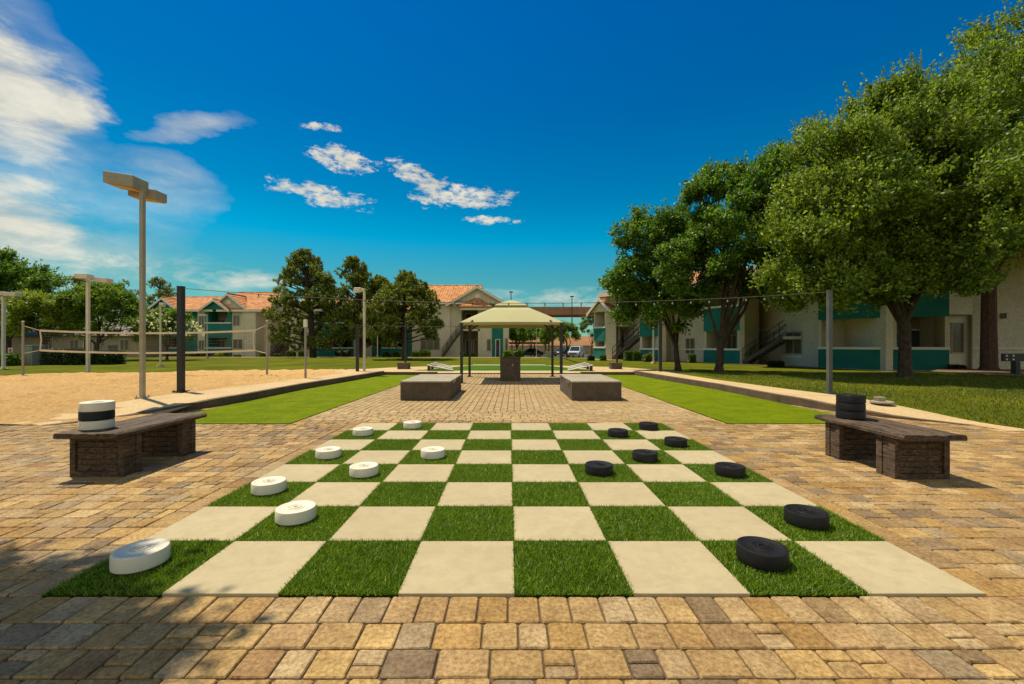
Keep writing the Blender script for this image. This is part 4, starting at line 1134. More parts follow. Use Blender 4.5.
b = MB(); fL.box(b, U(461), U(480), -3.2, .0, LZ(329) - .22, LZ(329)); b.build('landing', 'beige', tC)
wall(tC, fL, U(478), U(481), ZB - .3, LZ(308), 'beige', .4, 0, 'pillar')
wall(tC, fL, U(481), U(492), ZB - .3, LZ(308), 'beige', 3.3, -.1); window(tC, fL, U(486.6), U(491), LZ(351), LZ(339), -.1, 0)
wall(tC, fL, U(492), U(503), ZB - .3, LZ(309), 'teal', 3.2, 0); door(tC, fL, U(496), U(499.5), ZB, ZB + 2.05, 0, 'darkdoor')
wall(tC, fL, U(503), U(509), ZB - .3, LZ(309), 'beige', 3.2, -.1); window(tC, fL, U(505), U(508), LZ(351), LZ(338), -.1, 0)
stairs(tC, fL, U(443.5), U(463), .1, 1.3, ZB, LZ(329))
roof_main(tC, fL, U(412), U(476), -.1, -9.6, zc, LZ(286.5, 56.9))
roof_cross(tC, fL, U(449), U(506), .1, -4.8, LZ(304), LZ(286.8, 51.5), .35, 'beige')
b = MB(); u0_, u1_, um = U(460), U(493), U(476.5); zz = LZ(308); zp = LZ(297)
for pts in ([fL.P(u0_, 1.1, zz), fL.P(u1_, 1.1, zz), fL.P(um, -.2, zp)], [fL.P(u1_, 1.1, zz), fL.P(u1_, -1.2, zz), fL.P(um, -.2, zp)], [fL.P(u0_, -1.2, zz), fL.P(u0_, 1.1, zz), fL.P(um, -.2, zp)]): b.prism(pts, (0, 0, .13))
b.build('porch_roof', 'tile', tC)
b = MB(); fL.box(b, U(461), U(492), .0, .9, zz - .28, zz - .002); b.build('porch_beam', 'trim', tC)
for (t_, pxs) in ((tA, (164, 246)), (tC, (456,))):
    for p_ in pxs:
        b = MB(); yv = YF + 2.2; zq = ze + (LZ(293.5, 56.8) - ze) * .42; b.tube([(LX(p_, yv), yv, zq - .2), (LX(p_, yv), yv, zq + .65)], .06, 8); b.build('vent_pipe', 'darkmetal', t_)

# --- right side: stepped units
def pz(px, Z): return (XA(px, Z), Z)
def segf(a, b): return Fr(pz(*a), pz(*b))
RB = 0.0; LR = (RB, 1.02, 2.42, 3.75); EZ = 5.3
t1 = thing('apartment_building', 'two-storey beige house with teal balconies and outside stairs behind the small shade trees', 'building', pz(650, 33) + (0,), 'apartment houses around the green')
f = segf((594, 37.5), (605.5, 36.3)); zb_ = ZA(359.4, 37); 
balcony(t1, f, 0, f.L, (zb_, zb_ + .95, ZA(340.5, 37), ZA(328.3, 37)), ZA(311, 37), 1.7, 'beige', 'teal', 'beige_dark', pier=.1)
roof_cross(t1, f, -.3, f.L + .9, .1, -7, ZA(312, 37), ZA(299.5, 37), .25, 'beige', False)
f = segf((605.5, 36.3), (616, 36.1)); wall(t1, f, 0, f.L, -.3, EZ, 'beige', 6)
f = segf((616, 39), (640, 36.4)); wall(t1, f, 0, f.L, -.3, EZ, 'beige', 4); door(t1, f, .25, 1.1, .0, 2.05, 0, 'tandoor'); window(t1, f, .2, 1.3, 2.9, 4.3, 0)
b = MB(); f.box(b, 0, 2.4, 0, 1.5, 2.75, 2.95); b.build('landing', 'trim', t1)
f2 = segf((613, 36), (641, 34.6)); stairs(t1, f2, .1, f2.L - .1, -.7, .35, 0, 2.0, 11)
f = segf((640, 34.4), (659, 33.2)); balcony(t1, f, 0, f.L, (-.05, .85, 1.95, 3.35), EZ, 1.8, 'beige', 'teal', 'beige_dark')
f = segf((659, 33.0), (666, 33.0)); wall(t1, f, 0, f.L, -.3, EZ, 'beige', 5)
f = segf((666, 34.6), (704, 31.6)); wall(t1, f, 0, f.L, -.3, EZ, 'beige', 5); window(t1, f, f.L * .54, f.L * .78, .55, 1.75, 0); window(t1, f, f.L * .54, f.L * .78, 3.1, 4.4, 0)
b = MB(); f.box(b, f.L * .02, f.L * .98, 0, .05, .86, .95); b.build('band', 'trim', t1)
f = segf((704, 30.8), (740, 28.4)); balcony(t1, f, 0, f.L, (-.05, .88, 2.25, 3.75), EZ, 2.0, 'beige', 'teal', 'beige_dark')
f = segf((740, 28.2), (744.5, 28.1)); wall(t1, f, 0, f.L, -.3, EZ, 'beige', 3)
# roof over unit group 1
def roof_poly(t, pts, ze, rise, depth, oh=.5):
    """sloping tile roof along a stepped front line, ridge set back"""
    b = MB(); P = [Vector((p[0], p[1], 0)) for p in pts]; d = (P[-1] - P[0]).normalized(); n = Vector((d.y, -d.x, 0))
    A, B = P[0] - d * oh, P[-1] + d * oh
    mx = max((p - P[0]).dot(n) for p in P) + oh
    a0, b0 = A + n * mx, B + n * mx; a1, b1 = A + d * depth * .55 - n * depth / 2, B - d * depth * .55 - n * depth / 2; a2, b2 = A - n * depth, B - n * depth
    for q in ((a0, b0, b1, a1), (b2, a2, a1, b1)):
        b.prism([(q[0].x, q[0].y, ze), (q[1].x, q[1].y, ze), (q[2].x, q[2].y, ze + rise), (q[3].x, q[3].y, ze + rise)], (0, 0, .15))
    b.prism([(a0.x, a0.y, ze), (a1.x, a1.y, ze + rise), (a2.x, a2.y, ze)], (0, 0, .15)); b.prism([(b0.x, b0.y, ze), (b2.x, b2.y, ze), (b1.x, b1.y, ze + rise)], (0, 0, .15))
    o = b.build('roof', 'tile', t)
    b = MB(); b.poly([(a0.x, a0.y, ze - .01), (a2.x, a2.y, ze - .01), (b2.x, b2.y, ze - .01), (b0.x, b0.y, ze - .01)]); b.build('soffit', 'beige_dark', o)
    b = MB()
    b.prism([(a0.x, a0.y, ze - .2), (b0.x, b0.y, ze - .2), (b0.x, b0.y, ze + .1), (a0.x, a0.y, ze + .1)], tuple(n * .06)); b.build('fascia', 'trim', o)
roof_poly(t1, [pz(612, 36.2), pz(659, 32.0), pz(742, 28.0)], EZ + .02, 1.7, 9)

t2 = thing('apartment_building', 'two-storey beige house with wide teal balconies and stairs in the shade of the big trees', 'building', pz(850, 23) + (0,), 'apartment houses around the green')
f = segf((744.5, 32.0), (781, 28.0)); wall(t2, f, 0, f.L, -.3, EZ, 'beige', 5); window(t2, f, f.L * .25, f.L * .52, .9, 2.1, .02, 0); 
b = MB(); f.box(b, f.L * .14, f.L * .8, 0, .06, 2.15, 2.35); b.build('lintel', 'trim', t2)
f2 = segf((741.5, 28.0), (783, 26.2)); stairs(t2, f2, .05, f2.L, -1.3, -.05, 0, 1.75, 10)
b = MB(); f2.box(b, f2.L - .05, f2.L + 1.2, -1.6, -.05, 1.58, 1.76); b.build('landing', 'beige', t2)
f = segf((781, 27.8), (804, 25.3)); wall(t2, f, 0, f.L, -.3, EZ, 'beige', 5); window(t2, f, f.L * .22, f.L * .94, .68, 2.05, 0)
window(t2, f, f.L * .22, f.L * .94, 3.2, 4.5, 0); b = MB(); f.box(b, .02, f.L * .98, 0, .05, .5, .6); b.build('band', 'trim', t2)
f = segf((804, 25.3), (818.8, 24.0)); wall(t2, f, 0, f.L, -.3, EZ, 'beige', 4)
f = segf((818.5, 23.7), (886, 21.5)); balcony(t2, f, 0, f.L, (-.02, 1.02, 2.66, 4.0), EZ, 2.2, 'beige', 'teal', 'beige_dark', pier=.12)
f = segf((886, 21.3), (893, 21.3)); wall(t2, f, 0, f.L, -.3, EZ, 'beige', 3)
f = segf((893, 21.9), (949, 20.9)); balcony(t2, f, 0, f.L, (-.02, 1.02, 2.68, 4.0), EZ, 2.2, 'beige', 'teal', 'beige_dark', pier=.14)
f = segf((949, 21.5), (972.5, 21.5)); wall(t2, f, 0, f.L, -.3, EZ, 'beige', 3); window(t2, f, f.L * .06, f.L * .62, .85, 2.35, 0, 0, 'beige_dark')
f = segf((972.5, 21.2), (1180, 18.0)); wall(t2, f, 0, f.L, -.3, EZ, 'beige', 5)
f3 = segf((949, 20.9), (972.5, 21.1)); b = MB(); f3.box(b, 0, f3.L, -.7, 0, 2.72, EZ); b.build('wall', 'beige', t2)
b = MB(); f.box(b, .02, f.L, 0, .05, 1.05, 1.13); b.build('band', 'trim', t2)
b = MB(); f.box(b, f.L * .155, f.L * .185, .0, .08, 2.5, 2.75); b.build('wall_box', 'brownmetal', t2)
roof_poly(t2, [pz(744, 28.6), pz(886, 20.8), pz(1180, 18.0)], EZ + .02, 1.9, 10)
# bare earth strip under the walls, walks
flat('path', [pz(590, 36.5), pz(640, 33.6), pz(705, 29.6), pz(741, 27.4), pz(783, 25.4), pz(818, 23.6), pz(888, 20.3), pz(950, 20.2), pz(1180, 18.9),
              pz(1180, 20.2), pz(886, 21.8), pz(818, 25.2), pz(741, 29.0), pz(660, 32.8), pz(590, 37.9)], .028, 'walk')
flat('ground', [pz(940, 20.0), pz(1180, 18.7), pz(1250, 15.2), pz(1010, 15.6), pz(930, 18.2)], terr(0, 16) + .030, 'mulch')

# ------------------------------------------------------------------ background beyond the green
flat('parking', [(-8, 56), (26, 56), (40, 92), (-20, 92)], terr(0, 75) + .10, 'asphalt')
t = thing('block_wall', 'long tan block wall behind the parked cars', 'wall', (8, 95, -1)); b = MB(); b.box(-30, 60, 95, 95.3, -1.4, ZA(346, 95)); b.build('wall', 'blockwall', t)
b = MB(); b.box(-30, 60, 94.9, 95.4, ZA(346, 95), ZA(346, 95) + .12); b.build('coping', 'blockwall', t)
mb = MB(); mb.prism([(-90, 108, -1.5), (-90, 116, ZA(336, 112)), (-90, 150, ZA(336, 112)), (-90, 150, -1.5)], (190, 0, 0)); tag(mb.build('hill', 'embank'), kind='structure')
t = thing('overpass', 'long brown concrete road overpass crossing behind the far trees', 'bridge', (20, 132, 0))
z0_, z1_ = ZA(316.5, 132), ZA(307.5, 132); b = MB(); b.box(-60, 140, 130, 142, z0_ + .9, z1_ - .9); b.build('deck', 'bridge', t)
b = MB(); b.box(-60, 140, 129.6, 130, z0_ + .4, z1_); b.box(-60, 140, 142, 142.4, z0_ + .4, z1_); b.build('parapet', 'bridge', t)
b = MB()
for x in range(-50, 140, 2): b.box(x, x + .15, 129.5, 129.6, z0_ + .5, z1_ - .1)
b.build('parapet_rib', 'bridge', t)
for x in (-24, 62): 
    b = MB(); b.box(x - 1.2, x + 1.2, 132, 140, -2, z0_ + .9); b.build('pier', 'bridge', t)
for (px, py, l) in ((572, 296, 'tall thin road lamp pole above the overpass beside the white cloud'), (511, 291.5, 'tall thin road lamp pole peeking above the canopy top')):
    X = XA(px, 128); t = thing('road_lamp', l, 'light pole', (X, 128, -1)); b = MB(); b.tube([(X, 128, -1.3), (X, 128, ZA(py, 128))], [.22, .12], 8); b.build('pole', 'brownmetal', t)
    b = MB(); b.box(X - .55, X + .55, 127.7, 128.3, ZA(py, 128) - .3, ZA(py, 128)); b.build('lamp_head', 'brownmetal', t)
# carport
t = thing('carport', 'long dark flat-roofed carport over the parking lot', 'carport', (XA(520, 70), 70, -.9))
b = MB(); b.box(XA(506, 70), XA(549, 70), 69, 74.5, ZA(344.2, 70), ZA(342, 70)); b.build('roof', 'brownmetal', t)
for px in (512, 523, 535, 546):
    b = MB(); b.box(XA(px, 70) - .08, XA(px, 70) + .08, 71.5, 71.7, -1.0, ZA(344.2, 70)); b.build('post', 'brownmetal', t)

def car(label, X, Y, z, rz, mat, L=4.7, W=1.85, Hh=1.75, suv=True):
    t = thing('parked_car', label, 'car', (X, Y, z), 'cars parked in the lot'); t.rotation_euler = (0, 0, rz)
    hb = .95 if suv else .88; r = .36; g = .28
    prof_ = [(-L / 2, g + .12), (-L / 2 + .05, g), (L / 2 - .08, g), (L / 2, g + .15), (L / 2 - .02, hb - .22), (L / 2 - .12, hb - .08), (L / 2 - 1.15, hb + .06), (-L / 2 + .1, hb + .06), (-L / 2, hb - .1)]
    b = MB(); n = len(prof_); ks = []
    for yy, ins in ((-W / 2, .06), (-W / 2 + .08, 0), (W / 2 - .08, 0), (W / 2, .06)):
        ks.append(len(b.v)); b.v += [(x * (1 - ins * .3), yy, zz - (ins if zz > .6 else 0)) for x, zz in prof_]
    for a, c in zip(ks, ks[1:]):
        for i in range(n): b.f.append((a + i, a + (i + 1) % n, c + (i + 1) % n, c + i))
    b.f.append(tuple(reversed(range(ks[0], ks[0] + n)))); b.f.append(tuple(range(ks[-1], ks[-1] + n)))
    body = b.build('body', mat, t, rel=False, smooth=True)
    x0, x1 = (-L / 2 + .15, L / 2 - 1.25) if suv else (-L / 2 + .55, L / 2 - 1.35); rx0, rx1 = (x0 + .2, x1 - .75) if suv else (x0 + .8, x1 - .8)
    b = MB(); zb2 = hb + .055; wt = W / 2 - .24; wb = W / 2 - .07
    b.hexa([(x0, -wb, zb2), (x1, -wb, zb2), (x1, wb, zb2), (x0, wb, zb2)], [(rx0, -wt, Hh - .04), (rx1, -wt, Hh - .04), (rx1, wt, Hh - .04), (rx0, wt, Hh - .04)]); b.build('windows', 'carglass', t, rel=False)
    b = MB(); b.hexa([(rx0 - .03, -wt - .02, Hh - .05), (rx1 + .03, -wt - .02, Hh - .05), (rx1 + .03, wt + .02, Hh - .05), (rx0 - .03, wt + .02, Hh - .05)], [(rx0 + .06, -wt + .05, Hh + .02), (rx1 - .08, -wt + .05, Hh + .02), (rx1 - .08, wt - .05, Hh + .02), (rx0 + .06, wt - .05, Hh + .02)])
    for q in (0.0, .36, .68, 1.0):
        for s in (-1, 1):
            xa = x0 + (x1 - x0) * q; xb_ = rx0 + (rx1 - rx0) * q; b.tube([(xa, s * (wb + .005), zb2), (xb_, s * (wt + .01), Hh - .03)], .035, 5)
    b.build('roof', mat, t, rel=False)
    for s in (-1, 1):
        for xx in (-L / 2 + .85, L / 2 - .9):
            b = MB(); b.tube([(xx, s * (W / 2 - .2), r), (xx, s * (W / 2 + .01), r)], r, 18); w = b.build('tyre', 'tyre', t, rel=False, smooth=True)
            b = MB(); b.tube([(xx, s * (W / 2 - .1), r), (xx, s * (W / 2 + .02), r)], r * .6, 12); b.build('rim', 'galv', w, rel=False)
        b = MB(); b.box(L / 2 - .12, L / 2 - .01 + .02, s * (W / 2 - .38) - .16, s * (W / 2 - .38) + .16, hb - .32, hb - .16); b.build('headlight', 'glassbulb', t, rel=False)
        b = MB(); b.box(L / 2 - 1.6, L / 2 - 1.42, s * (W / 2 + .02) - .08, s * (W / 2 + .02) + .08, hb + .08, hb + .22); b.build('side_mirror', mat, t, rel=False)
    b = MB(); b.box(L / 2 - .1, L / 2 + .025, -.55, .55, hb - .36, hb - .18); b.build('grille', 'tyre', t, rel=False)
    b = MB(); b.box(L / 2 - .15, L / 2 + .05, -W / 2 + .12, W / 2 - .12, g + .1, g + .24); b.build('bumper', 'galv', t, rel=False)
zp_ = terr(0, 75) + .10
car('silver-white sport utility vehicle parked nose out beside the tan block wall', XA(576, 74), 74, zp_, radians(180 + 68), 'carwhite', 4.7, 1.9, 1.8, True)
car('dark hatchback parked behind the silver-white vehicle', XA(563, 79), 79, zp_, radians(180 + 50), 'cardark', 4.3, 1.8, 1.55, False)
car('dark sedan parked in the shade under the carport', XA(529.5, 72), 72.5, zp_, radians(186), 'cardark', 4.5, 1.8, 1.45, False)
# utility boxes, sign
def cabinet(label, px0, px1, Y, pt, pb, dep=.8):
    x0, x1 = XA(px0, Y), XA(px1, Y); z0_, z1_ = ZA(pb, Y), ZA(pt, Y); t = thing('utility_cabinet', label, 'utility cabinet', ((x0 + x1) / 2, Y, z0_), 'utility cabinets')
    MB().box(x0, x1, Y, Y + dep, z0_ - .1, z1_).build('housing', 'cabinet', t, bevel=.02)
    MB().box(x0 - .04, x1 + .04, Y - .04, Y + dep + .04, z1_ + .002, z1_ + .05).build('lid', 'cabinet', t, bevel=.01)
    MB().box(x0 + .08, x1 - .08, Y - .02, Y - .002, z0_ + .1, z1_ - .1).build('door', 'cabinet', t, bevel=.005)
cabinet('tall grey-green utility cabinet at the end of the dark hedge', 21, 32, 26.5, 346, 366)
cabinet('pair-wide grey utility cabinet on the lawn edge by the parking lot', 546, 552, 56, 352.3, 357.5)
cabinet('small pale utility cabinet above the dark hedge behind the tall pole', 101.5, 108, 33, 346, 361)
X, Y = XA(10.6, 30), 30
t = thing('parking_sign', 'small white sign with a red round mark on a low post by the hedge', 'sign', (X, Y, 0)); MB().box(X - .02, X + .02, Y, Y + .03, -.1, ZA(352, 30)).build('post', 'galv', t)
s_ = MB().box(X - .17, X + .17, Y - .02, Y - .005, ZA(353, 30), ZA(347.7, 30)).build('panel', 'whiteboard', t, bevel=.003)
b = MB(); b.tube([(X, Y - .021, ZA(350.3, 30)), (X, Y - .026, ZA(350.3, 30))], .10, 16); b.build('mark', 'red', s_)
# low building pieces seen through the left trees
t = thing('low_building', 'low tan house half hidden behind the round green tree and hedges', 'building', (XA(90, 48), 48, -.2)); yy = 48
MB().box(XA(-60, yy), XA(140, yy), yy, yy + 9, -.5, 2.3).build('wall', 'beige_dark', t)
b = MB(); b.prism([(XA(-60, yy) - .5, yy - .6, 2.2), (XA(-60, yy) - .5, yy + 9.6, 2.2), (XA(-60, yy) - .5, yy + 4.5, 4.3)], (XA(140, yy) - XA(-60, yy) + 1, 0, 0)); b.build('roof', 'brownmetal', t)
ff = Fr((XA(-60, yy), yy), (XA(140, yy), yy))
for px in (-20, 44, 70, 96, 120): window(t, ff, XA(px, yy) - XA(-60, yy), XA(px + 9, yy) - XA(-60, yy), .6, 1.8, 0)
door(t, ff, XA(84, yy) - XA(-60, yy), XA(92, yy) - XA(-60, yy), -.25, 1.9, 0)

# ------------------------------------------------------------------ trees
G1 = 'shade trees on the tree side lawn'
zl = terr(0, 15)
broad_tree('shade_tree', 'large spreading green tree with a dark forking trunk before the wide teal balconies', (XA(905, 15.0), 15.0, zl), (XA(878, 15.4), 15.4, 5.8), (3.55, 2.8, 3.3), 1.9, .185, 21,
           'leaf', 62, 5700, 16, .120, .95, G1, 1.1, 9, (0, 0), 'bark', 'tree', .21,
           extra=[((XA(803, 14.7), 14.8, 4.1), (1.1, 1.3, 1.8), 16, 1700), ((XA(818, 14.5), 14.5, 2.75), (1.2, 1.2, .6), 12, 800), ((XA(865, 14.8), 14.3, 2.9), (1.1, .8, .6), 7, 500), ((XA(925, 14.6), 14.2, 3.2), (1.0, .8, .9), 7, 500), ((XA(870, 16.5), 16.8, 3.3), (3.0, 1.0, .9), 14, 1300), ((XA(905, 15), 15, 8.6), (1.3, 1.3, 1.4), 8, 800), ((XA(838, 14.2), 14.2, 3.7), (2.0, 1.2, 1.0), 12, 1300),
                  ((XA(930, 15), 14.4, 3.7), (1.7, 1.2, 1.1), 12, 1300), ((XA(950, 14.5), 15, 7.4), (1.6, 1.4, 2.2), 12, 1400)])
broad_tree('shade_tree', 'tall tree with a thick reddish trunk against the beige end wall', (XA(989, 19.0), 19.0, zl), (XA(1085, 17), 17, 9.3), (5.2, 3.8, 6.2), 4.3, .27, 22,
           'leaf', 90, 8000, 16, .125, 1.0, G1, .7, 9, (0.0, 0), 'redbark', 'tree', .19,
           extra=[((XA(992, 16), 16.6, 6.0), (2.8, 2.4, 2.4), 26, 3400), ((XA(985, 17), 17, 8.6), (2.0, 2.2, 2.2), 16, 1900), ((XA(1000, 13), 13.5, 4.6), (2.2, 2.0, 1.2), 14, 1600)])
broad_tree('shade_tree', 'mid-sized dark green tree with V-shaped limbs before the outside stairs', (XA(719, 18.6), 18.6, zl), (XA(738, 18.9), 18.9, 6.0), (2.4, 2.4, 3.0), 1.15, .165, 23,
           'leaf_dark', 42, 3500, 14, .14, .6, G1, .35, 9, (0.05, 0), 'bark', 'tree', .28, extra=[((XA(772, 19.2), 19.2, 7.2), (1.7, 1.4, 2.2), 12, 1100), ((XA(700, 18.6), 18.4, 4.2), (1.6, 1.3, 1.3), 10, 800), ((XA(765, 18.6), 18.6, 4.6), (1.6, 1.3, 1.5), 10, 900), ((XA(730, 19.5), 19.6, 3.6), (2.2, 1.1, .9), 10, 800)])
broad_tree('shade_tree', 'smaller dark green tree furthest along the tree side court', (XA(678, 21.2), 21.2, zl * .5), (XA(658, 21.2), 21.2, 4.9), (2.15, 2.0, 2.6), 1.15, .14, 24,
           'leaf_dark', 36, 3000, 14, .14, .6, G1, .3, 8, (-.1, 0), 'bark', 'tree', .30, extra=[((XA(632, 21), 21.0, 3.9), (1.0, 1.1, 1.4), 10, 700), ((XA(692, 21.5), 21.6, 6.4), (1.8, 1.4, 2.0), 10, 900), ((XA(665, 20.6), 20.6, 2.8), (2.0, 1.0, .9), 10, 800), ((XA(632, 20.8), 20.8, 2.7), (.8, .8, .7), 8, 500)])
broad_tree('shade_tree', 'tree standing outside the view whose crown shades the corner of the pavers', (-9.0, 2.6, 0), (-5.35, 3.42, 6.6), (1.25, .38, .5), 2.6, .2, 25,
           'leaf', 24, 2600, 12, .12, .6, None, .2, 7, (0, 0), 'bark', 'tree', .34, extra=[((-9.6, 2.6, 6.2), (2.2, 1.6, 1.5), 14, 600)])
GP = 'pines before the apartment houses'
pine_tree('pine_tree', 'tallest bushy pine standing before the beige and teal houses', (XA(313, 45), 45, -.1), ZA(248, 45) + .1, 9.2, 1.1, 31, GP, 150, 430, .85, .33, -1.0)
pine_tree('pine_tree', 'middle pine with a slim pointed top behind the gooseneck lamp', (XA(362, 46), 46, -.1), ZA(256, 46) + .1, 7.0, 1.3, 32, GP, 96, 400, .75, .28, -1.0)
pine_tree('pine_tree', 'spreading pine whose trunk rises behind the planter box post', (XA(404.5, 37), 37, 0), ZA(271, 37), 8.3, 1.7, 33, GP, 130, 400, .72, .25, .1)
pine_tree('pine_tree', 'broad pine filling the gap between the pointed pine and the spreading one', (XA(378, 47), 47, -.15), ZA(273, 47), 7.6, 1.4, 34, GP, 96, 400, .75, .25, 0)
GL = 'trees behind the volleyball court'
broad_tree('background_tree', 'large dark feathery tree rising behind the cream lamp pole and sign', (XA(8, 46), 46, -.1), (XA(-6, 46), 46, 5.8), (5.8, 4.0, 4.2), 1.8, .3, 41, 'leaf_dark', 60, 6500, 9, .26, 1.2, GL, .5, 7)
broad_tree('background_tree', 'yellow-green leafy tree behind the end of the volleyball net', (XA(45, 33), 33, 0), (XA(45, 33), 33, 3.1), (2.5, 2.0, 1.9), 1.2, .15, 42, 'leaf_yellow', 34, 3000, 9, .17, .6, GL, .3, 6)
broad_tree('background_tree', 'round bright green tree between the two floodlight poles', (XA(97, 35), 35, 0), (XA(104, 35), 35, 3.3), (3.1, 2.4, 2.3), 1.3, .18, 43, 'leaf_bright', 40, 4500, 9, .17, .6, GL, .25, 6)
pine_tree('pine_tree', 'far dark pine rising above the yellow-green tree', (XA(78, 66), 66, -.8), ZA(275, 66) + .8, 6.5, 5.5, 44, 'far pines', 22, 320, 1.1, .35)
pine_tree('pine_tree', 'far pine above the round green tree beside the beige floodlight pole', (XA(124, 64), 64, -.8), ZA(278, 64) + .8, 7.5, 3.5, 45, 'far pines', 26, 320, 1.1, .35)
pine_tree('pine_tree', 'far pine just behind the tiled roof end of the gabled house', (XA(160, 66), 66, -.8), ZA(276, 66) + .8, 9.0, 3.5, 46, 'far pines', 34, 320, 1.2, .35)
# oleander
rg = np.random.default_rng(50); loc = (XA(167, 35), 35, 0)
t = broad_tree('oleander', 'rounded oleander tree covered with white blossom before the teal gable', loc, (XA(167, 35), 35, 2.35), (1.9, 1.6, 1.25), 1.0, .09, 47, 'leaf_bright', 26, 2200, 9, .14, .45, None, .3, 6, cat='flowering tree')
d = rand_dirs(rg, 420); d[:, 2] = np.abs(d[:, 2]) * 1.1 - .25; P = np.array((XA(167, 35), 35, 2.4)) + d * np.array([2.5, 2.2, 1.75]) * rg.uniform(.82, 1.05, (420, 1))
V, Fq = leaf_quads(rg, P, d, .20, .9, 1.5); np_mesh('blossom', V, Fq, 'flower', t, loc)
# small trees by the lot
GB = 'small trees by the parking lot'
for (px, Y, pt, pb, w, mt, l, sd_) in ((517, 58, 329, 347, 15, 'leaf_bright', 'small tree framed by the canopy beside the teal house corner', 51), (531, 78, 328, 348, 15, 'leaf_dark', 'small dark tree over the carport roof', 52),
        (549, 60, 322, 352, 15, 'leaf_bright', 'slim bright tree behind the canopy post', 53), (567, 62, 325, 349, 21, 'leaf_bright', 'bushy small tree just left of the silver-white vehicle', 54),
        (592, 90, 316, 344, 18, 'leaf_bright', 'green tree beneath the overpass beside the far teal balcony', 55)):
    zt = ZA(pt, Y); zb2 = ZA(pb, Y); g = terr(0, Y); zc_ = (zt + zb2) / 2 + .3
    broad_tree('small_tree', l.replace('just left of', 'beside'), (XA(px, Y), Y, g), (XA(px, Y), Y, zc_), (w * Y / F / 2, w * Y / F / 2, (zt - zb2) / 2), max(.8, zb2 - g), .12, sd_, mt, 20, 1300, 8, .22, .6, GB, .3, 5)
# hedges and shrubs
shrub('hedge', 'long dark clipped hedge beside the tall utility cabinet', (XA(55, 27), 27.5, 0), 1.65, .6, .98, 61, 'shrubdark', 5200, .10, True, None, 'hedge')
shrub('hedge', 'shorter dark hedge behind the pole with two small floodlights', (XA(99, 27.5), 28, 0), .85, .6, .85, 62, 'shrubdark', 2800, .10, True, None, 'hedge')
shrub('shrub', 'small bright green shrub at the foot of the cream lamp pole', (XA(10, 26), 26, 0), .45, .45, .75, 63, 'shrub', 900, .09)
GS = 'clipped shrubs along the building fronts'
rowA = [(175, 50, 3.4, 3.6, 0, 'shrub', 'round shrub beneath the teal gable wall'), (184, 50, 3.0, 3.6, 0, 'shrub', 'second round shrub from the oleander under the teal wall'), (192, 50, 3.4, 4, 0, 'shrub', 'third round shrub along the teal wall'),
        (199.5, 50, 3.0, 4, 0, 'shrubdark', 'dark shrub beneath the narrow beige wall with stacked windows'), (205.5, 50, 3.8, 5, 0, 'shrub', 'larger round shrub at the corner of the teal balcony bay'), (237, 50, 3, 2, 0, 'shrub', 'low shrub under the beige wall by the downspout'),
        (263.5, 49.5, 3.2, 4, 0, 'shrub', 'round shrub at the foot of the breezeway stairs'), (277, 49.5, 2.8, 3, 0, 'shrub', 'low shrub beneath the rising breezeway stairs'), (291, 49.3, 3.8, 6, 1, 'shrub', 'square clipped shrub at the beige corner past the breezeway'),
        (302.5, 49.3, 3.4, 5.5, 1, 'shrub', 'square clipped shrub under the window near the tallest pine'), (343, 49.5, 8, 7, 0, 'shrubdark', 'wide dark shrub in front of the teal entry behind the pines'), (387, 49, 3.4, 4.5, 1, 'shrub', 'square shrub beneath the dark balcony opening'),
        (396.7, 49, 3.6, 4.6, 1, 'shrub', 'square shrub beside the trunk of the spreading pine'), (415.5, 49, 3.6, 5.2, 1, 'shrub', 'smaller square hedge block before the beige wall'), (424.8, 49, 5.4, 6.8, 1, 'shrub', 'larger square hedge block below the wide window'),
        (463, 50, 3.4, 4.4, 0, 'shrub', 'round shrub beside the stairs under the canopy edge'), (473, 50, 3.0, 4.0, 0, 'shrub', 'round shrub before the tan door'), (508, 47, 5.5, 6, 0, 'leaf_bright', 'light green shrub rising behind the stone counter'),
        (519, 50, 5.5, 7, 0, 'shrub', 'mid green shrub beside the light green one behind the counter'),
        (591, 34, 3.6, 4.5, 0, 'shrubdark', 'dark low shrub at the base of the far teal balcony'), (603, 34, 3.4, 4.8, 0, 'shrub', 'round green shrub before the far beige corner'), (628.6, 33.5, 4.6, 9, 1, 'shrub', 'square hedge block before the outside stairs'),
        (636.3, 33.2, 4.0, 8.8, 1, 'shrub', 'square hedge block touching the second teal balcony'), (692, 30, 3.2, 7.5, 1, 'shrub', 'single square shrub below the beige wall window'), (776, 24.8, 7, 5, 0, 'shrubdark', 'low dark plant under the outside stairs'), (957, 20.6, 6, 5.5, 0, 'shrubdark', 'low dark plant below the recessed window')]
for i, (px, Y, rp, hp, cube, mt, l) in enumerate(rowA):
    s_ = Y / F; g = terr(0, Y)
    shrub('shrub', l, (XA(px, Y), Y, g), rp * s_, rp * s_ * .9, hp * s_ * 1.15, 70 + i, mt, 1300, .11 if Y > 40 else .08, bool(cube), GS)
s_ = 50 / F; shrub('shrub', 'yellow-flowering low shrub before the teal balcony bay', (XA(221.5, 50), 50, terr(0, 50)), 5.4 * s_, .6, 4.6 * s_, 99, 'leaf_yellow', 1500, .11, False, GS)
shrub('flowering_shrub', 'rust-flowered shrub beneath the second teal balcony', (XA(649, 31.8), 31.8, 0), .42, .4, .62, 101, 'shrub', 1300, .08, False, GS, 'shrub', ('flower_red', 70))
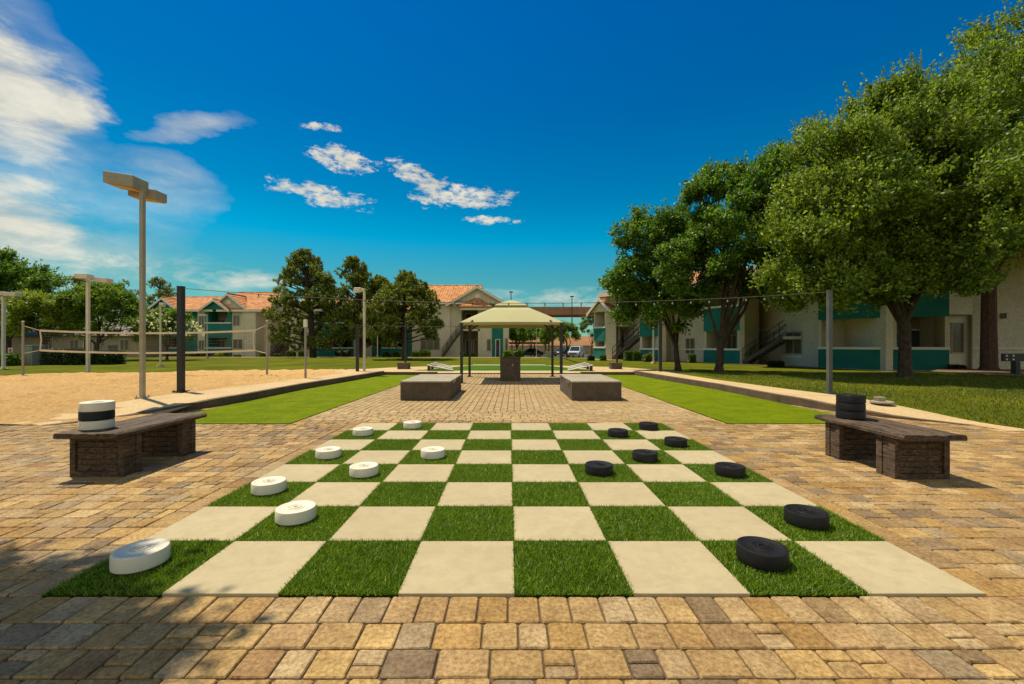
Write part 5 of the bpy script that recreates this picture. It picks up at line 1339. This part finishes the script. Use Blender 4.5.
# far woodland belt closing the horizon
rg = np.random.default_rng(77); n = 42000
a = rg.uniform(-pi, pi, n); rr = rg.uniform(150, 175, n); hh = 6.5 + 2.5 * np.sin(a * 23) + 1.5 * np.sin(a * 61 + 1) + 1.2 * np.sin(a * 131)
P = np.stack([rr * np.sin(a), rr * np.cos(a), -1.5 + (rg.random(n) ** .7) * hh], 1)
V, Fq = leaf_quads(rg, P, rand_dirs(rg, n), 2.2, .8, 1); o = np_mesh('treeline', V, Fq, 'leaf_dark'); tag(o, 'far belt of dark green trees along the horizon', None, None, 'stuff')

# ------------------------------------------------------------------ sky, sun, camera
SUN = Vector((-.36, .25, 1.0)).normalized()
EL = math.asin(SUN.z); AZ = atan2(SUN.x, SUN.y)
w = bpy.data.worlds.new('World'); SC.world = w; w.use_nodes = True
t = NT(w.node_tree); t.n.clear()
out = t.add('ShaderNodeOutputWorld'); bg = t.add('ShaderNodeBackground'); t.l.new(bg.outputs[0], out.inputs[0])
sky = t.add('ShaderNodeTexSky', sky_type='NISHITA'); sky.sun_disc = False; sky.sun_elevation = EL; sky.sun_rotation = AZ
sky.altitude = 400; sky.air_density = 1.0; sky.dust_density = 0.4; sky.ozone_density = 2.0
tc = t.add('ShaderNodeTexCoord'); D = tc.outputs['Generated']
sx = t.add('ShaderNodeSeparateXYZ'); t.l.new(D, sx.inputs[0])
az = t.math('ARCTAN2', sx.outputs[0], sx.outputs[1])
hyp = t.math('SQRT', t.math('ADD', t.math('MULTIPLY', sx.outputs[0], sx.outputs[0]), t.math('MULTIPLY', sx.outputs[1], sx.outputs[1])))
el = t.math('ARCTAN2', sx.outputs[2], hyp)
# polarised, saturated desert sky
elf = t.rng(el, 0.0, 0.62)
tint = t.ramp(elf, SKY_TINT)
skyc = t.mix(1.0, sky.outputs[0], tint, 'MULTIPLY')
cv = t.add('ShaderNodeCombineXYZ'); t.l.new(az, cv.inputs[0]); t.l.new(el, cv.inputs[1])
mp = t.add('ShaderNodeMapping'); mp.inputs['Scale'].default_value = (1.0, 2.6, 1); mp.inputs['Rotation'].default_value = (0, 0, -.15); t.l.new(cv.outputs[0], mp.inputs[0])
nA = t.noise(mp.outputs[0], 9.0, 9, 0.62, 0.3); nB = t.noise(mp.outputs[0], 38, 8, 0.68, 0.3); nC = t.noise(mp.outputs[0], 3.2, 6, 0.55, .5)
wn = t.add('ShaderNodeTexNoise'); wn.inputs['Scale'].default_value = 5.5; wn.inputs['Detail'].default_value = 7; wn.inputs['Roughness'].default_value = .65; t.l.new(mp.outputs[0], wn.inputs[0])
ws = t.add('ShaderNodeSeparateColor'); t.l.new(wn.outputs['Color'], ws.inputs[0])
az0, el0 = az, el
az = t.math('ADD', az0, t.math('MULTIPLY', t.math('SUBTRACT', ws.outputs[0], .5), WARP)); el = t.math('ADD', el0, t.math('MULTIPLY', t.math('SUBTRACT', ws.outputs[1], .5), WARP * .45))
def blob(px, py, rx, ry, rot=0.0):
    a0 = atan2(px - CX, F); e0 = atan2(CY - py, F / cos(a0)); ka = cos(a0) ** 2 / F; ke = cos(a0) * cos(e0) ** 2 / F
    du = t.math('DIVIDE', t.math('SUBTRACT', az, a0), ka); dv = t.math('DIVIDE', t.math('SUBTRACT', el, e0), ke)
    c_, s_ = cos(rot), sin(rot)
    p = t.math('DIVIDE', t.math('ADD', t.math('MULTIPLY', du, c_), t.math('MULTIPLY', dv, s_)), rx)
    q = t.math('DIVIDE', t.math('SUBTRACT', t.math('MULTIPLY', dv, c_), t.math('MULTIPLY', du, s_)), ry)
    r2 = t.math('ADD', t.math('MULTIPLY', p, p), t.math('MULTIPLY', q, q))
    return t.math('SUBTRACT', 1.0, r2, clamp=True)
def smax(L):
    a = L[0]
    for b in L[1:]: a = t.math('MAXIMUM', a, b)
    return a
crisp = smax([blob(318, 193, 66, 14, -.10), blob(345, 160, 46, 14, -.10), blob(408, 172, 30, 14, -.5), blob(462, 197, 66, 17, .05), blob(430, 184, 40, 14, -.4), blob(488, 222, 34, 6), blob(318, 128, 30, 6, 0)])
mass = smax([blob(-5, 85, 125, 85, -.45), blob(0, 215, 130, 62, -.1), blob(60, 110, 60, 40, .3)])
soft = smax([blob(0, 80, 135, 100, -.4), blob(35, 205, 200, 95, -.1), blob(198, 128, 70, 14, .35), blob(165, 190, 70, 40, 0)])
low = smax([blob(90, 268, 230, 30, 0), blob(560, 302, 210, 15, 0), blob(240, 276, 90, 12, 0), blob(-60, 260, 200, 80, 0), blob(720, 310, 300, 16, 0)])
az, el = az0, el0
mp2 = t.add('ShaderNodeMapping'); mp2.inputs['Scale'].default_value = (1.0, 2.2, 1); mp2.inputs['Rotation'].default_value = (0, 0, .1); t.l.new(cv.outputs[0], mp2.inputs[0])
nD = t.noise(mp2.outputs[0], 34, 10, 0.70, 0.3)
cA = t.math('MULTIPLY', t.rng(t.math('ADD', nD, t.math('MULTIPLY', t.math('POWER', crisp, .8), .30)), .645, .84, 0, 1), t.rng(crisp, 0, .3))
cM = t.math('MULTIPLY', t.rng(t.math('ADD', t.math('MULTIPLY', nA, .9), t.math('MULTIPLY', mass, .50)), .50, .98, 0, 1), t.rng(mass, 0, .45))
cA = t.math('MAXIMUM', cA, cM)
cB = t.math('MULTIPLY', t.math('MULTIPLY', t.rng(t.math('ADD', nC, t.math('MULTIPLY', nA, .5)), .52, .98), t.rng(soft, 0, 1.0)), .60)
cC = t.math('MULTIPLY', t.math('MULTIPLY', t.rng(nA, .44, .66), t.rng(low, 0, .9)), .75)
# unseen cloud added behind the viewer as bright fill for the shaded fronts
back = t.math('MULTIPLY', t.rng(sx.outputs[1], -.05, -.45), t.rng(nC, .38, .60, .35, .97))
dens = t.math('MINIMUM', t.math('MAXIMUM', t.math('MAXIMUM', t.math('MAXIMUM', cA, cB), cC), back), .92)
# softer, warmer body low in each cloud
cc = t.mix(t.rng(nA, .35, .65), CLOUD_A, CLOUD_B)
cc = t.mix(t.rng(sx.outputs[1], -.05, -.3), cc, (8.2, 7.8, 6.6))  # warm bright colour of the added fill cloud
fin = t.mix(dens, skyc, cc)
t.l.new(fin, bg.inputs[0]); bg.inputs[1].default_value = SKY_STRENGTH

sl_ = bpy.data.lights.new('sun', 'SUN'); sl_.energy = SUN_E; sl_.angle = radians(.53); sl_.color = (1, .87, .66)
so = bpy.data.objects.new('sun', sl_); COL.objects.link(so); so.location = (0, 0, 30); so.rotation_euler = (-SUN).to_track_quat('-Z', 'Y').to_euler()

cam = bpy.data.cameras.new('camera'); co = bpy.data.objects.new('camera', cam); COL.objects.link(co); SC.camera = co
co.location = (0, 0, H); co.rotation_euler = (radians(90), 0, 0)
cam.sensor_width = 36; cam.lens = F / 1024 * 36; cam.shift_x = 3 / 1024; cam.shift_y = 2 / 1024; cam.clip_end = 3000; cam.clip_start = .05
SC.render.engine = 'CYCLES'; SC.render.resolution_x = 1024; SC.render.resolution_y = 684
vs = SC.view_settings; vs.view_transform = 'Standard'; vs.look = 'None'; vs.exposure = EXPO; vs.gamma = 1; vs.use_curve_mapping = False
SC.cycles.max_bounces = 6; SC.cycles.diffuse_bounces = 3; SC.cycles.transparent_max_bounces = 4
